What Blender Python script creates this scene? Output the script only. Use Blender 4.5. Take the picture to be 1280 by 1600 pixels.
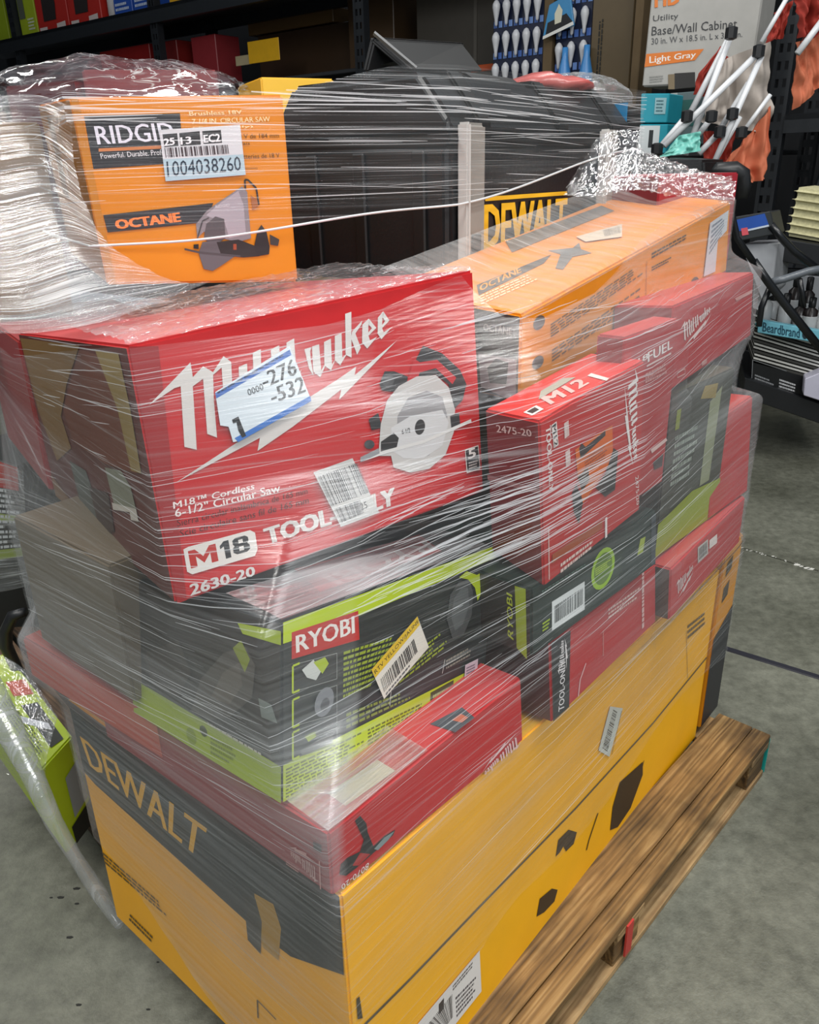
# Shrink-wrapped pallet of boxed power tools in a warehouse aisle
import bpy, bmesh, math, random
import numpy as np
from mathutils import Vector, Matrix, noise
random.seed(11)
SC = bpy.context.scene
COL = SC.collection
for _o in list(bpy.data.objects): bpy.data.objects.remove(_o)

# ------------------------------------------------------------------ camera
EYE = Vector((0, 0, 1.55))
cam = bpy.data.cameras.new('camera'); camo = bpy.data.objects.new('camera', cam); COL.objects.link(camo)
cam.sensor_fit = 'HORIZONTAL'; cam.sensor_width = 36.0; cam.lens = 36.0 * 1250 / 1280
cam.clip_start = .05; cam.clip_end = 60
PIT = math.atan(530 / 1250.0); ROL = math.radians(-1.5)
_f = Vector((0, math.cos(PIT), -math.sin(PIT))); _r = Vector((1, 0, 0)); _u = _r.cross(_f)
_r2 = math.cos(ROL) * _r + math.sin(ROL) * _u; _u2 = -math.sin(ROL) * _r + math.cos(ROL) * _u
m3 = Matrix((_r2, _u2, -_f)).transposed()
camo.matrix_world = Matrix.Translation(EYE) @ m3.to_4x4()
SC.camera = camo
# ------------------------------------------------------------------ light
w = bpy.data.worlds.new('warehouse_air'); SC.world = w; w.use_nodes = True
w.node_tree.nodes['Background'].inputs[0].default_value = (.80, .90, 1.0, 1)
w.node_tree.nodes['Background'].inputs[1].default_value = .26
def strip_or_fill(loc, size, power, rot=(0, 0, 0), col=(1, .98, .94)):
    l = bpy.data.lights.new('strip_or_fill_light', 'AREA'); l.shape = 'RECTANGLE'; l.size, l.size_y = size
    l.energy = power; l.color = col
    o = bpy.data.objects.new('strip_or_fill_light', l); COL.objects.link(o); o.location = loc; o.rotation_euler = rot
for x, y, pw in ((-2.6, .6, 62), (-.9, -.6, 58), (.9, .7, 62), (2.6, 1.6, 52), (-3.1, 4.1, 48), (.4, 3.4, 30)):
    strip_or_fill((x, y, 4.3), (.16, 2.4), pw, (0, 0, math.radians(-40)))
strip_or_fill((1.7, -1.9, 3.3), (2.2, 1.2), 72, (math.radians(45), 0, math.radians(28)), (.97, .99, 1))  # added soft fill from the front right, not a ceiling strip
SC.view_settings.view_transform = 'Standard'; SC.view_settings.look = 'None'
SC.view_settings.gamma = 1; SC.view_settings.use_curve_mapping = False
SC.view_settings.exposure = .35

# ------------------------------------------------------------------ helpers
def lin(h):
    h = h.lstrip('#'); c = [int(h[i:i + 2], 16) / 255 for i in (0, 2, 4)]
    return tuple([(x / 12.92 if x < .04045 else ((x + .055) / 1.055) ** 2.4) for x in c] + [1])
MATS = {}
def mat(name, col, rough=.5, metal=0, var=.12, scale=14, bump=.0, bscale=60, spec=.5, stretch=None):
    if name in MATS: return MATS[name]
    m = bpy.data.materials.new(name); m.use_nodes = True; nt = m.node_tree; N = nt.nodes; L = nt.links
    b = N['Principled BSDF']; b.inputs['Roughness'].default_value = rough; b.inputs['Metallic'].default_value = metal
    b.inputs['Specular IOR Level'].default_value = spec
    tc = N.new('ShaderNodeTexCoord'); src = tc.outputs['Object']
    if stretch:
        mp = N.new('ShaderNodeMapping'); mp.inputs['Scale'].default_value = stretch[:3]
        mp.vector_type = 'TEXTURE'; mp.inputs['Scale'].default_value = tuple(1 / s for s in stretch[:3])
        if len(stretch) > 3: mp.inputs['Rotation'].default_value = (0, 0, stretch[3])
        L.new(src, mp.inputs[0]); src = mp.outputs[0]
    nz = N.new('ShaderNodeTexNoise'); nz.inputs['Scale'].default_value = scale; nz.inputs['Detail'].default_value = 4
    L.new(src, nz.inputs['Vector'])
    mx = N.new('ShaderNodeMix'); mx.data_type = 'RGBA'
    c = lin(col); k0 = 1 - var; k1 = 1 + var
    mx.inputs[6].default_value = (c[0] * k0, c[1] * k0, c[2] * k0, 1); mx.inputs[7].default_value = (min(1, c[0] * k1), min(1, c[1] * k1), min(1, c[2] * k1), 1)
    L.new(nz.outputs[0], mx.inputs[0]); L.new(mx.outputs[2], b.inputs['Base Color'])
    if bump:
        n2 = N.new('ShaderNodeTexNoise'); n2.inputs['Scale'].default_value = bscale; n2.inputs['Detail'].default_value = 5
        L.new(src, n2.inputs['Vector'])
        bp = N.new('ShaderNodeBump'); bp.inputs['Strength'].default_value = bump; bp.inputs['Distance'].default_value = .004
        L.new(n2.outputs[0], bp.inputs['Height']); L.new(bp.outputs[0], b.inputs['Normal'])
    MATS[name] = m; return m
def card(name, col, rough=.42): return mat(name, col, rough, var=.10, scale=9, bump=.12, bscale=22)
def ink(col, rough=.45): return mat('ink_' + col.lstrip('#'), col, rough, var=.05)

def tag(o, label=None, cat=None, group=None, kind=None):
    if label: o['label'] = label
    if cat: o['category'] = cat
    if group: o['group'] = group
    if kind: o['kind'] = kind
    return o
def empty(name, loc=(0, 0, 0), rz=0):
    o = bpy.data.objects.new(name, None); COL.objects.link(o); o.location = loc; o.rotation_euler = (0, 0, rz); o.empty_display_size = .05
    return o
def obj(name, bm, mats, parent=None, smooth=False):
    me = bpy.data.meshes.new(name)
    if isinstance(bm, bmesh.types.BMesh):
        bm.to_mesh(me); bm.free()
    else:
        me.from_pydata([tuple(v) for v in bm[0]], [], bm[1])
        if len(bm) > 2: me.polygons.foreach_set('material_index', bm[2])
        me.update()
    for m in (mats if isinstance(mats, (list, tuple)) else [mats]): me.materials.append(m)
    if smooth: me.polygons.foreach_set('use_smooth', [True] * len(me.polygons))
    o = bpy.data.objects.new(name, me); COL.objects.link(o)
    if parent is not None: o.parent = parent
    return o
def V3(*a): return Vector(a)
class MB:
    """a plain polygon collector"""
    def __init__(s): s.v = []; s.f = []; s.m = []
    def hexa(s, P, mi=0):
        n = len(s.v); s.v += [tuple(p) for p in P]
        for q in ((0, 2, 3, 1), (4, 5, 7, 6), (0, 1, 5, 4), (1, 3, 7, 5), (3, 2, 6, 7), (2, 0, 4, 6)):
            s.f.append([n + i for i in q]); s.m.append(mi)
        return s
    def box(s, o, ex, ey, ez, mi=0):
        o, ex, ey, ez = Vector(o), Vector(ex), Vector(ey), Vector(ez)
        return s.hexa([o, o + ex, o + ey, o + ex + ey, o + ez, o + ex + ez, o + ey + ez, o + ex + ey + ez], mi)
    def poly(s, pts, mi=0):
        n = len(s.v); s.v += [tuple(p) for p in pts]; s.f.append(list(range(n, n + len(pts)))); s.m.append(mi); return s
    def prism(s, pts, ex, mi=0):
        ex = Vector(ex); n = len(s.v); k = len(pts); pts = [Vector(p) for p in pts]
        s.v += [tuple(p) for p in pts] + [tuple(p + ex) for p in pts]
        s.f.append([n + i for i in range(k)]); s.f.append([n + k + i for i in reversed(range(k))]); s.m += [mi, mi]
        for i in range(k): j = (i + 1) % k; s.f.append([n + j, n + i, n + k + i, n + k + j]); s.m.append(mi)
        return s
    def tube(s, pts, r, seg=8, mi=0, cap=True):
        pts = [Vector(p) for p in pts]; k = len(pts); rr = r if isinstance(r, (list, tuple)) else [r] * k
        n0 = len(s.v); a = None
        for i, p in enumerate(pts):
            t = (pts[min(i + 1, k - 1)] - pts[max(i - 1, 0)]); t = t.normalized() if t.length > 1e-9 else Vector((0, 0, 1))
            if a is None: a = t.cross(Vector((0, 0, 1)) if abs(t.z) < .9 else Vector((1, 0, 0))).normalized()
            a = (a - t * a.dot(t)).normalized(); b = t.cross(a)
            for j in range(seg):
                an = 2 * math.pi * j / seg; s.v.append(tuple(p + (a * math.cos(an) + b * math.sin(an)) * rr[i]))
        for i in range(k - 1):
            for j in range(seg):
                j2 = (j + 1) % seg; A = n0 + i * seg
                s.f.append([A + j, A + j2, A + seg + j2, A + seg + j]); s.m.append(mi)
        if cap:
            s.f.append([n0 + j for j in reversed(range(seg))]); s.m.append(mi)
            s.f.append([n0 + (k - 1) * seg + j for j in range(seg)]); s.m.append(mi)
        return s
    def lathe(s, base, prof, axis=(0, 0, 1), seg=16, mi=0):
        ax = Vector(axis).normalized(); a = ax.cross(Vector((0, 1, 0)) if abs(ax.y) < .9 else Vector((1, 0, 0))).normalized(); b = ax.cross(a)
        base = Vector(base); n0 = len(s.v)
        for r, h in prof:
            for j in range(seg):
                an = 2 * math.pi * j / seg; s.v.append(tuple(base + ax * h + (a * math.cos(an) + b * math.sin(an)) * r))
        for i in range(len(prof) - 1):
            for j in range(seg):
                j2 = (j + 1) % seg; A = n0 + i * seg
                s.f.append([A + j, A + j2, A + seg + j2, A + seg + j]); s.m.append(mi)
        s.f.append([n0 + j for j in reversed(range(seg))]); s.m.append(mi)
        s.f.append([n0 + (len(prof) - 1) * seg + j for j in range(seg)]); s.m.append(mi)
        return s
    def obj(s, name, mats, parent=None, smooth=False):
        o = obj(name, (s.v, s.f, s.m), mats, parent, smooth)
        return o
    def bev(s, name, mats, parent=None, w=.003, seg=2):
        me = bpy.data.meshes.new('tmp'); me.from_pydata(s.v, [], s.f); me.polygons.foreach_set('material_index', s.m); me.update()
        bm = bmesh.new(); bm.from_mesh(me); bpy.data.meshes.remove(me)
        bmesh.ops.recalc_face_normals(bm, faces=bm.faces)
        bmesh.ops.bevel(bm, geom=list(bm.edges), offset=w, segments=seg, affect='EDGES', clamp_overlap=True)
        return obj(name, bm, mats, parent)

# text as flat polygons inside the unit square
_TX = {}
def text_mesh(s, bold=.0):
    bold = 0
    k = (s, bold)
    if k in _TX: return _TX[k]
    cu = bpy.data.curves.new('t', 'FONT'); cu.body = s; cu.resolution_u = 2; cu.offset = bold; cu.fill_mode = 'FRONT'
    o = bpy.data.objects.new('t', cu); COL.objects.link(o)
    bpy.context.view_layer.update()
    dg = bpy.context.evaluated_depsgraph_get(); me = bpy.data.meshes.new_from_object(o.evaluated_get(dg))
    v = [(a.co.x, a.co.y) for a in me.vertices]; f = [list(q.vertices) for q in me.polygons]
    bpy.data.objects.remove(o); bpy.data.curves.remove(cu); bpy.data.meshes.remove(me)
    x0 = min(a[0] for a in v); x1 = max(a[0] for a in v); y0 = min(a[1] for a in v); y1 = max(a[1] for a in v)
    v = [((a[0] - x0) / (x1 - x0), (a[1] - y0) / (y1 - y0)) for a in v]
    _TX[k] = (v, f); return v, f
LOGO = [[(-0.017,0.581),(0.127,0.72),(0.136,0.611),(0.136,0.547),(0.153,0.086),(0.108,0.157),(0.093,0.593),(0.071,0.603)],[(0.136,0.611),(0.173,0.647),(0.209,0.57),(0.214,0.365),(0.228,0.09),(0.191,0.157),(0.173,0.562),(0.136,0.547)],[(0.209,0.569),(0.247,0.642),(0.276,0.573),(0.289,0.231),(0.315,0.083),(0.282,0.081),(0.258,0.159),(0.241,0.57),(0.209,0.55)],[(0.305,0.508),(0.337,0.5),(0.349,0.145),(0.374,0.162),(0.351,0.081),(0.319,0.134)],[(0.358,0.554),(0.389,0.548),(0.402,0.134),(0.425,0.153),(0.404,0.071),(0.372,0.123)],[(0.429,0.507),(0.462,0.504),(0.478,0.211),(0.499,0.234),(0.478,0.106),(0.444,0.174)],[(0.491,0.494),(0.522,0.494),(0.538,0.204),(0.558,0.236),(0.535,0.111),(0.504,0.177)],[(0.567,0.373),(0.596,0.359),(0.591,0.33),(0.596,0.258),(0.61,0.132),(0.589,0.213)],[(0.598,0.362),(0.628,0.348),(0.642,0.142),(0.656,0.173),(0.657,0.154),(0.639,0.096),(0.608,0.168)],[(0.649,0.344),(0.678,0.341),(0.688,0.138),(0.703,0.169),(0.685,0.1),(0.655,0.167)],[(0.695,0.344),(0.724,0.336),(0.733,0.147),(0.754,0.159),(0.725,0.098),(0.7,0.16)],[(0.736,0.465),(0.763,0.455),(0.774,0.106),(0.747,0.155)],[(0.771,0.303),(0.814,0.342),(0.812,0.316),(0.786,0.274),(0.814,0.142),(0.799,0.103),(0.768,0.254)],[(0.816,0.311),(0.844,0.329),(0.855,0.282),(0.843,0.284),(0.846,0.204),(0.855,0.155),(0.888,0.153),(0.844,0.105),(0.819,0.175)],[(0.844,0.329),(0.881,0.224),(0.846,0.199),(0.845,0.224),(0.861,0.241),(0.846,0.281)],[(0.886,0.296),(0.909,0.321),(0.915,0.282),(0.907,0.283),(0.908,0.199),(0.917,0.157),(0.955,0.161),(0.908,0.113),(0.889,0.173)],[(0.909,0.321),(0.941,0.223),(0.908,0.196),(0.908,0.221),(0.921,0.238),(0.907,0.279)],[(0.984,0.033),(0.792,-0.045),(0.797,0.016),(0.719,0.001),(0.322,-0.028),(0.078,-0.063),(0.395,-0.095),(0.387,-0.183),(0.527,-0.159),(0.735,-0.093),(0.727,-0.164)]]
def bil(q, a, b): return q[0] * (1 - a) * (1 - b) + q[1] * a * (1 - b) + q[2] * a * b + q[3] * (1 - a) * b
def ear(pts):
    """triangulate a simple polygon"""
    idx = list(range(len(pts))); ar = sum(pts[i][0] * pts[(i + 1) % len(pts)][1] - pts[(i + 1) % len(pts)][0] * pts[i][1] for i in idx)
    if ar < 0: idx.reverse()
    out = []; cr = lambda a, b, c: (b[0] - a[0]) * (c[1] - a[1]) - (b[1] - a[1]) * (c[0] - a[0])
    g = 0
    while len(idx) > 3 and g < 400:
        g += 1
        for i in range(len(idx)):
            a, b, c = idx[i - 1], idx[i], idx[(i + 1) % len(idx)]
            if cr(pts[a], pts[b], pts[c]) <= 0: continue
            if any(j not in (a, b, c) and cr(pts[a], pts[b], pts[j]) >= 0 and cr(pts[b], pts[c], pts[j]) >= 0 and cr(pts[c], pts[a], pts[j]) >= 0 for j in idx): continue
            out.append((a, b, c)); idx.pop(i); break
        else: break
    if len(idx) == 3: out.append(tuple(idx))
    return out
def art(parent, name, quad, items, lift=.0009, label=None):
    """flat print on a panel: quad = 4 corners (bl, br, tr, tl); items are placed in panel coordinates 0..1,
    then cut small enough to follow the panel's slight warp"""
    Q = [Vector(c) for c in quad]; nr = (Q[1] - Q[0]).cross(Q[3] - Q[0]).normalized()
    mb = MB(); ms = []; rnd = random.Random(len(items) * 7 + len(name))
    wid = (Q[1] - Q[0]).length; hei = (Q[3] - Q[0]).length
    def mi(m):
        if m not in ms: ms.append(m)
        return ms.index(m)
    def tris(pts, off, m):
        n = len(mb.v); mb.v += [(p[0] * wid, p[1] * hei, off) for p in pts]
        for t in ear(pts): mb.f.append([n + i for i in t]); mb.m.append(m)
    def quad4(pts, off, m): mb.poly([(p[0] * wid, p[1] * hei, off) for p in pts], m)
    b2 = lambda q, x, y: tuple(q[0][k] * (1 - x) * (1 - y) + q[1][k] * x * (1 - y) + q[2][k] * x * y + q[3][k] * (1 - x) * y for k in (0, 1))
    for k, it in enumerate(items):
        off = lift + .00006 * k; m = mi(ink(it[1])); kind = it[0]
        if kind == 'p': tris(it[2], off, m)
        elif kind == 'q': tris([b2(it[2], *c) for c in it[3]], off, m)   # a shape drawn inside a quad bl br tr tl
        elif kind == 'o':       # ellipse through centre, edge a, edge b
            c, ea, eb = it[2]
            quad4([(c[0] + (ea[0] - c[0]) * math.cos(t) + (eb[0] - c[0]) * math.sin(t), c[1] + (ea[1] - c[1]) * math.cos(t) + (eb[1] - c[1]) * math.sin(t)) for t in [2 * math.pi * i / 20 for i in range(20)]], off, m)
        elif kind == 'l':       # polyline of a width in metres
            for a, b in zip(it[2], it[2][1:]):
                a = (a[0] * wid, a[1] * hei); b = (b[0] * wid, b[1] * hei); dx, dy = b[0] - a[0], b[1] - a[1]; l = math.hypot(dx, dy) or 1; sx, sy = -dy / l * it[3] / 2, dx / l * it[3] / 2
                mb.poly([(a[0] - sx, a[1] - sy, off), (b[0] - sx, b[1] - sy, off), (b[0] + sx, b[1] + sy, off), (a[0] + sx, a[1] + sy, off)], m)
        elif kind == 't':       # text in a quad bl br tr tl; bold = doubled strokes
            v, f = text_mesh(it[2]); bd = it[4] if len(it) > 4 else 0; bw = bd * .9 / max(1, len(it[2]) * .55)
            for c_, (sx, sy) in enumerate(((0, 0),) if bd < .015 else ((-bw, 0), (bw, 0)) if bd < .04 else ((-bw, -bd * .5), (bw, bd * .5), (-bw, bd * .5), (bw, -bd * .5))):
                n = len(mb.v); mb.v += [(p[0] * wid, p[1] * hei, off + .00001 * c_) for p in (b2(it[3], a[0] + sx, a[1] + sy) for a in v)]
                for q in f: mb.f.append([n + i for i in q]); mb.m.append(m)
        elif kind == 'b':       # barcode
            x = 0
            while x < 1:
                x2 = min(1, x + rnd.choice((.008, .012, .022, .03))); quad4([b2(it[2], *c) for c in ((x, 0), (x2, 0), (x2, 1), (x, 1))], off, m); x = x2 + rnd.choice((.008, .014, .024))
        elif kind == 's':       # rows of small print
            rows = it[3]
            for r in range(rows):
                y0 = 1 - (r + .78) / rows; y1 = 1 - (r + .25) / rows; x = 0; end = rnd.uniform(.72, 1)
                while x < end:
                    x2 = min(end, x + rnd.uniform(.03, .10)); quad4([b2(it[2], *c) for c in ((x, y0), (x2, y0), (x2, y1), (x, y1))], off, m); x = x2 + rnd.uniform(.012, .022)
        elif kind == 'm':       # script word mark with its bolt: origin, end of base line, top
            o_, u_, v_ = it[2]
            for pg in LOGO: tris([(o_[0] + a * (u_[0] - o_[0]) + b * (v_[0] - o_[0]), o_[1] + a * (u_[1] - o_[1]) + b * (v_[1] - o_[1])) for a, b in pg], off, m)
    me = bpy.data.meshes.new('tmp'); me.from_pydata(mb.v, [], mb.f); me.polygons.foreach_set('material_index', mb.m); me.update()
    bm = bmesh.new(); bm.from_mesh(me); bpy.data.meshes.remove(me); bm.normal_update()
    bmesh.ops.reverse_faces(bm, faces=[f for f in bm.faces if f.normal.z < 0])
    big = max(wid, hei)
    if big > .2:
        bmesh.ops.triangulate(bm, faces=[f for f in bm.faces if len(f.verts) > 3 and f.calc_area() > .0004])
        for _ in range(5):
            es = [e for e in bm.edges if e.calc_length() > .04]
            if not es: break
            bmesh.ops.subdivide_edges(bm, edges=es, cuts=1); bmesh.ops.triangulate(bm, faces=[f for f in bm.faces if len(f.verts) > 4])
    for q in bm.verts: q.co = bil(Q, q.co.x / wid, q.co.y / hei) + nr * q.co.z
    o = obj(name, bm, ms, parent)
    if label: o['label'] = label
    return o
FACES = {'R': (0, 1, 5, 4), 'L': (2, 0, 4, 6), 'T': (4, 5, 7, 6)}
def carton(name, P, cols, label, group=None, w=.0035):
    """a carton from its 8 corners (near, right, left, back at the bottom, then at the top); cols = right, left, top, rest"""
    P = [Vector(c) for c in P]; dx, dy, dz = (P[1] - P[0]).length, (P[2] - P[0]).length, (P[4] - P[0]).length
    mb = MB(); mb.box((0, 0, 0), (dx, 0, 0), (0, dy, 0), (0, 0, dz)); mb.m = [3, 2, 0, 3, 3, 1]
    me = bpy.data.meshes.new('tmp'); me.from_pydata(mb.v, [], mb.f); me.polygons.foreach_set('material_index', mb.m); me.update()
    bm = bmesh.new(); bm.from_mesh(me); bpy.data.meshes.remove(me); bmesh.ops.recalc_face_normals(bm, faces=bm.faces)
    bmesh.ops.bevel(bm, geom=list(bm.edges), offset=w, segments=2, affect='EDGES', clamp_overlap=True)
    bmesh.ops.subdivide_edges(bm, edges=[e for e in bm.edges if e.calc_length() > .03], cuts=9, use_grid_fill=True)
    for q in bm.verts:
        a, b, c = q.co.x / dx, q.co.y / dy, q.co.z / dz
        q.co = sum(((P[i] * ((a if i & 1 else 1 - a) * (b if i & 2 else 1 - b) * (c if i & 4 else 1 - c))) for i in range(8)), Vector())
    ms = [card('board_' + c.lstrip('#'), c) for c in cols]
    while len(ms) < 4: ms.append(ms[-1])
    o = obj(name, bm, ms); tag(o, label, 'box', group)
    BOX[name + str(len(BOX))] = (o, P)
    return o
BOX = {}
def face(P, k): return [P[i] for i in FACES[k]]

# ------------------------------------------------------------------ the floor, walls
def concrete():
    m = bpy.data.materials.new('concrete'); m.use_nodes = True; N = m.node_tree.nodes; L = m.node_tree.links; b = N['Principled BSDF']
    tc = N.new('ShaderNodeTexCoord')
    def nz(sc, det, rough=.6): 
        n = N.new('ShaderNodeTexNoise'); n.inputs['Scale'].default_value = sc; n.inputs['Detail'].default_value = det; n.inputs['Roughness'].default_value = rough
        L.new(tc.outputs['Object'], n.inputs['Vector']); return n
    a, c, d = nz(2.2, 6), nz(26, 6, .7), nz(140, 3)
    r = N.new('ShaderNodeValToRGB'); r.color_ramp.elements[0].position = .32; r.color_ramp.elements[1].position = .72
    r.color_ramp.elements[0].color = lin('#55564b'); r.color_ramp.elements[1].color = lin('#7b7c70'); L.new(a.outputs[0], r.inputs[0])
    r2 = N.new('ShaderNodeValToRGB'); r2.color_ramp.elements[0].position = .36; r2.color_ramp.elements[1].position = .66
    r2.color_ramp.elements[0].color = (.55, .55, .53, 1); r2.color_ramp.elements[1].color = (1.12, 1.12, 1.1, 1); L.new(c.outputs[0], r2.inputs[0])
    mx = N.new('ShaderNodeMix'); mx.data_type = 'RGBA'; mx.blend_type = 'MULTIPLY'; mx.inputs[0].default_value = .75
    L.new(r.outputs[0], mx.inputs[6]); L.new(r2.outputs[0], mx.inputs[7]); L.new(mx.outputs[2], b.inputs['Base Color'])
    rr = N.new('ShaderNodeMapRange'); rr.inputs[3].default_value = .38; rr.inputs[4].default_value = .62; L.new(c.outputs[0], rr.inputs[0]); L.new(rr.outputs[0], b.inputs['Roughness'])
    bp = N.new('ShaderNodeBump'); bp.inputs['Strength'].default_value = .35; bp.inputs['Distance'].default_value = .004; L.new(d.outputs[0], bp.inputs['Height']); L.new(bp.outputs[0], b.inputs['Normal'])
    return m
MCON = concrete()
mb = MB()
jt = [(1.421,3.19,0.0),(1.682,2.916,0.0)]   # the saw-cut joint crosses the aisle
ja, jb = Vector(jt[0]), Vector(jt[1]); jd = (jb - ja).normalized(); jn = Vector((-jd.y, jd.x, 0))
if jn.y < 0: jn = -jn
jw = .006; A = ja - jd * 9; B = jb + jd * 7
mb.box(A + jn * jw + V3(0, 0, -.1), B - A, jn * 9, (0, 0, .1)); mb.box(A - jn * (8 + jw) + V3(0, 0, -.1), B - A, jn * 8, (0, 0, .1))
mb.box(A - jn * jw + V3(0, 0, -.1), B - A, jn * 2 * jw, (0, 0, .094))
fl = mb.obj('floor', MCON); tag(fl, kind='structure')
# pale chips of filler broken along the joint
mb = MB(); rnd = random.Random(4)
for i in range(46):
    s = rnd.uniform(-.05, .75); p = ja + jd * s + jn * rnd.uniform(-.008, .008); q = rnd.uniform(.003, .009) * (1.8 if .28 < s < .36 else 1)
    mb.prism([p + V3(q * math.cos(t), q * .6 * math.sin(t), 0) for t in (0, 1.2, 2.5, 3.6, 5)], (0, 0, .0016))
tag(mb.obj('joint_filler_chips', mat('chalk', '#c9c8c0', .8), fl), kind='stuff')
mb = MB()
for i in range(26):
    p = V3(rnd.uniform(-.95, -.45), rnd.uniform(.95, 1.45), 0); q = rnd.uniform(.002, .006); a0 = rnd.uniform(0, 6)
    mb.prism([p + V3(q * math.cos(t + a0) * 1.6, q * .6 * math.sin(t + a0), 0) for t in (0, 1.2, 2.5, 3.6, 5)], (0, 0, .002))
tag(mb.obj('floor_grit', mat('grit', '#22221f', .8), fl), kind='stuff')
# flat dark cord crossing the aisle
ca, cb = [Vector(q) for q in [(1.027,2.411,0.0),(1.338,2.169,-0.0)]]; cd = (cb - ca).normalized(); cn = Vector((-cd.y, cd.x, 0))
mb = MB(); pts = [(-.013, 0), (-.010, .0045), (.010, .0045), (.013, 0)]
mb.prism([ca - cd * .5 + cn * a + V3(0, 0, b) for a, b in pts], (cb - ca) + cd * 1.6)
tag(mb.obj('floor_cord', mat('cord_rubber', '#26262e', .45)), 'flat dark cord lying straight across the concrete aisle floor', 'cord')

# ------------------------------------------------------------------ the pallet
def wood(name, cols, ang):
    m = mat(name, cols[1], .62); N = m.node_tree.nodes; L = m.node_tree.links; bs = N['Principled BSDF']
    tc = N.new('ShaderNodeTexCoord'); mp = N.new('ShaderNodeMapping'); mp.vector_type = 'TEXTURE'; mp.inputs['Scale'].default_value = (.9, .055, .055); mp.inputs['Rotation'].default_value = (0, 0, ang); L.new(tc.outputs['Object'], mp.inputs[0])
    n1 = N.new('ShaderNodeTexNoise'); n1.inputs['Scale'].default_value = 2.6; n1.inputs['Detail'].default_value = 6; n1.inputs['Distortion'].default_value = 1.6; L.new(mp.outputs[0], n1.inputs['Vector'])
    wv = N.new('ShaderNodeTexWave'); wv.wave_type = 'RINGS'; wv.inputs['Scale'].default_value = 1.4; wv.inputs['Distortion'].default_value = 9; wv.inputs['Detail'].default_value = 3; wv.inputs['Detail Scale'].default_value = 1.2; L.new(mp.outputs[0], wv.inputs['Vector'])
    n2 = N.new('ShaderNodeTexNoise'); n2.inputs['Scale'].default_value = 5.5; n2.inputs['Detail'].default_value = 4; L.new(tc.outputs['Object'], n2.inputs['Vector'])
    r = N.new('ShaderNodeValToRGB'); e = r.color_ramp.elements; e[0].position = .22; e[1].position = .80; e[0].color = lin(cols[0]); e[1].color = lin(cols[2]); x = e.new(.52); x.color = lin(cols[1])
    a = N.new('ShaderNodeMix'); a.inputs[0].default_value = .16; L.new(n1.outputs[0], a.inputs[2]); L.new(wv.outputs['Fac'], a.inputs[3]); L.new(a.outputs[0], r.inputs[0])
    r2 = N.new('ShaderNodeMapRange'); r2.inputs[1].default_value = .36; r2.inputs[2].default_value = .60; r2.inputs[3].default_value = .35; r2.inputs[4].default_value = 1.1; L.new(n2.outputs[0], r2.inputs[0])
    mx = N.new('ShaderNodeMix'); mx.data_type = 'RGBA'; mx.blend_type = 'MULTIPLY'; mx.inputs[0].default_value = 1; L.new(r.outputs[0], mx.inputs[6]); L.new(r2.outputs[0], mx.inputs[7]); L.new(mx.outputs[2], bs.inputs['Base Color'])
    bp = N.new('ShaderNodeBump'); bp.inputs['Strength'].default_value = .5; bp.inputs['Distance'].default_value = .003; L.new(a.outputs[0], bp.inputs['Height']); L.new(bp.outputs[0], bs.inputs['Normal']); return m
PANG = math.radians(46.4)
mw = wood('pallet_wood', ('#3a2813', '#7d5d33', '#a58555'), PANG); mw2 = wood('pallet_wood_raw', ('#7a5a36', '#a5855a', '#bd9f72'), PANG); mteal = mat('teal_paint', '#0f8f86', .5, var=.2); mred = mat('red_paint', '#b8352c', .5, var=.2)
pe = V3(math.cos(PANG), math.sin(PANG), 0); pg = V3(-pe.y, pe.x, 0)
PF = V3(*(0.953,1.732,0.14))                       # far right top corner of the deck
pal = empty('wooden_pallet', (PF - pe * .7 + pg * .4) * V3(1, 1, 0)); tag(pal, 'brown wooden block pallet with teal painted end under the wrapped load', 'pallet')
def pp_(a, b, z): return PF - pe * a + pg * b + V3(0, 0, z - .14) - pal.location
LP = 1.24
for k, (b0, wd) in enumerate(((0, .142), (.165, .10), (.29, .10), (.42, .10), (.54, .09))):
    m = MB()
    if k == 0:   # the outer board is split along its grain
        m.box(pp_(LP, .0, .118), pe * LP, pg * .046, (0, 0, .022)); m.box(pp_(LP, .048, .118), pe * (LP + .0), pg * (wd - .048), (0, 0, .0225))
    else: m.box(pp_(LP, b0, .118), pe * LP, pg * wd, (0, 0, .022))
    m.bev('deck_board', mw, pal, .002, 1)
for a in (.0, .69, 1.12):
    for b in (.006, .27, .52):
        m = MB(); m.box(pp_(a + .11, b, .02), pe * .105, pg * .11, (0, 0, .076)); m.bev('pallet_block', mw, pal, .002, 1)
    m = MB(); m.box(pp_(a + .11, .0, .096), pe * .11, pg * .63, (0, 0, .0215)); m.bev('cross_board', mw2, pal, .002, 1)
for b in (.006, .27, .52):
    m = MB(); m.box(pp_(LP, b - .004, .0), pe * LP, pg * .11, (0, 0, .02)); m.bev('bottom_board', mw2, pal, .002, 1)
m = MB(); m.box(pp_(-.001, .0, .012), pe * .003, pg * .125, (0, 0, .112)); m.obj('painted_end', mteal, pal)
m = MB(); m.box(pp_(.77, -.0045, .03), pe * .026, pg * .004, (0, 0, .088)); m.obj('painted_stripe', mred, pal)

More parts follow.
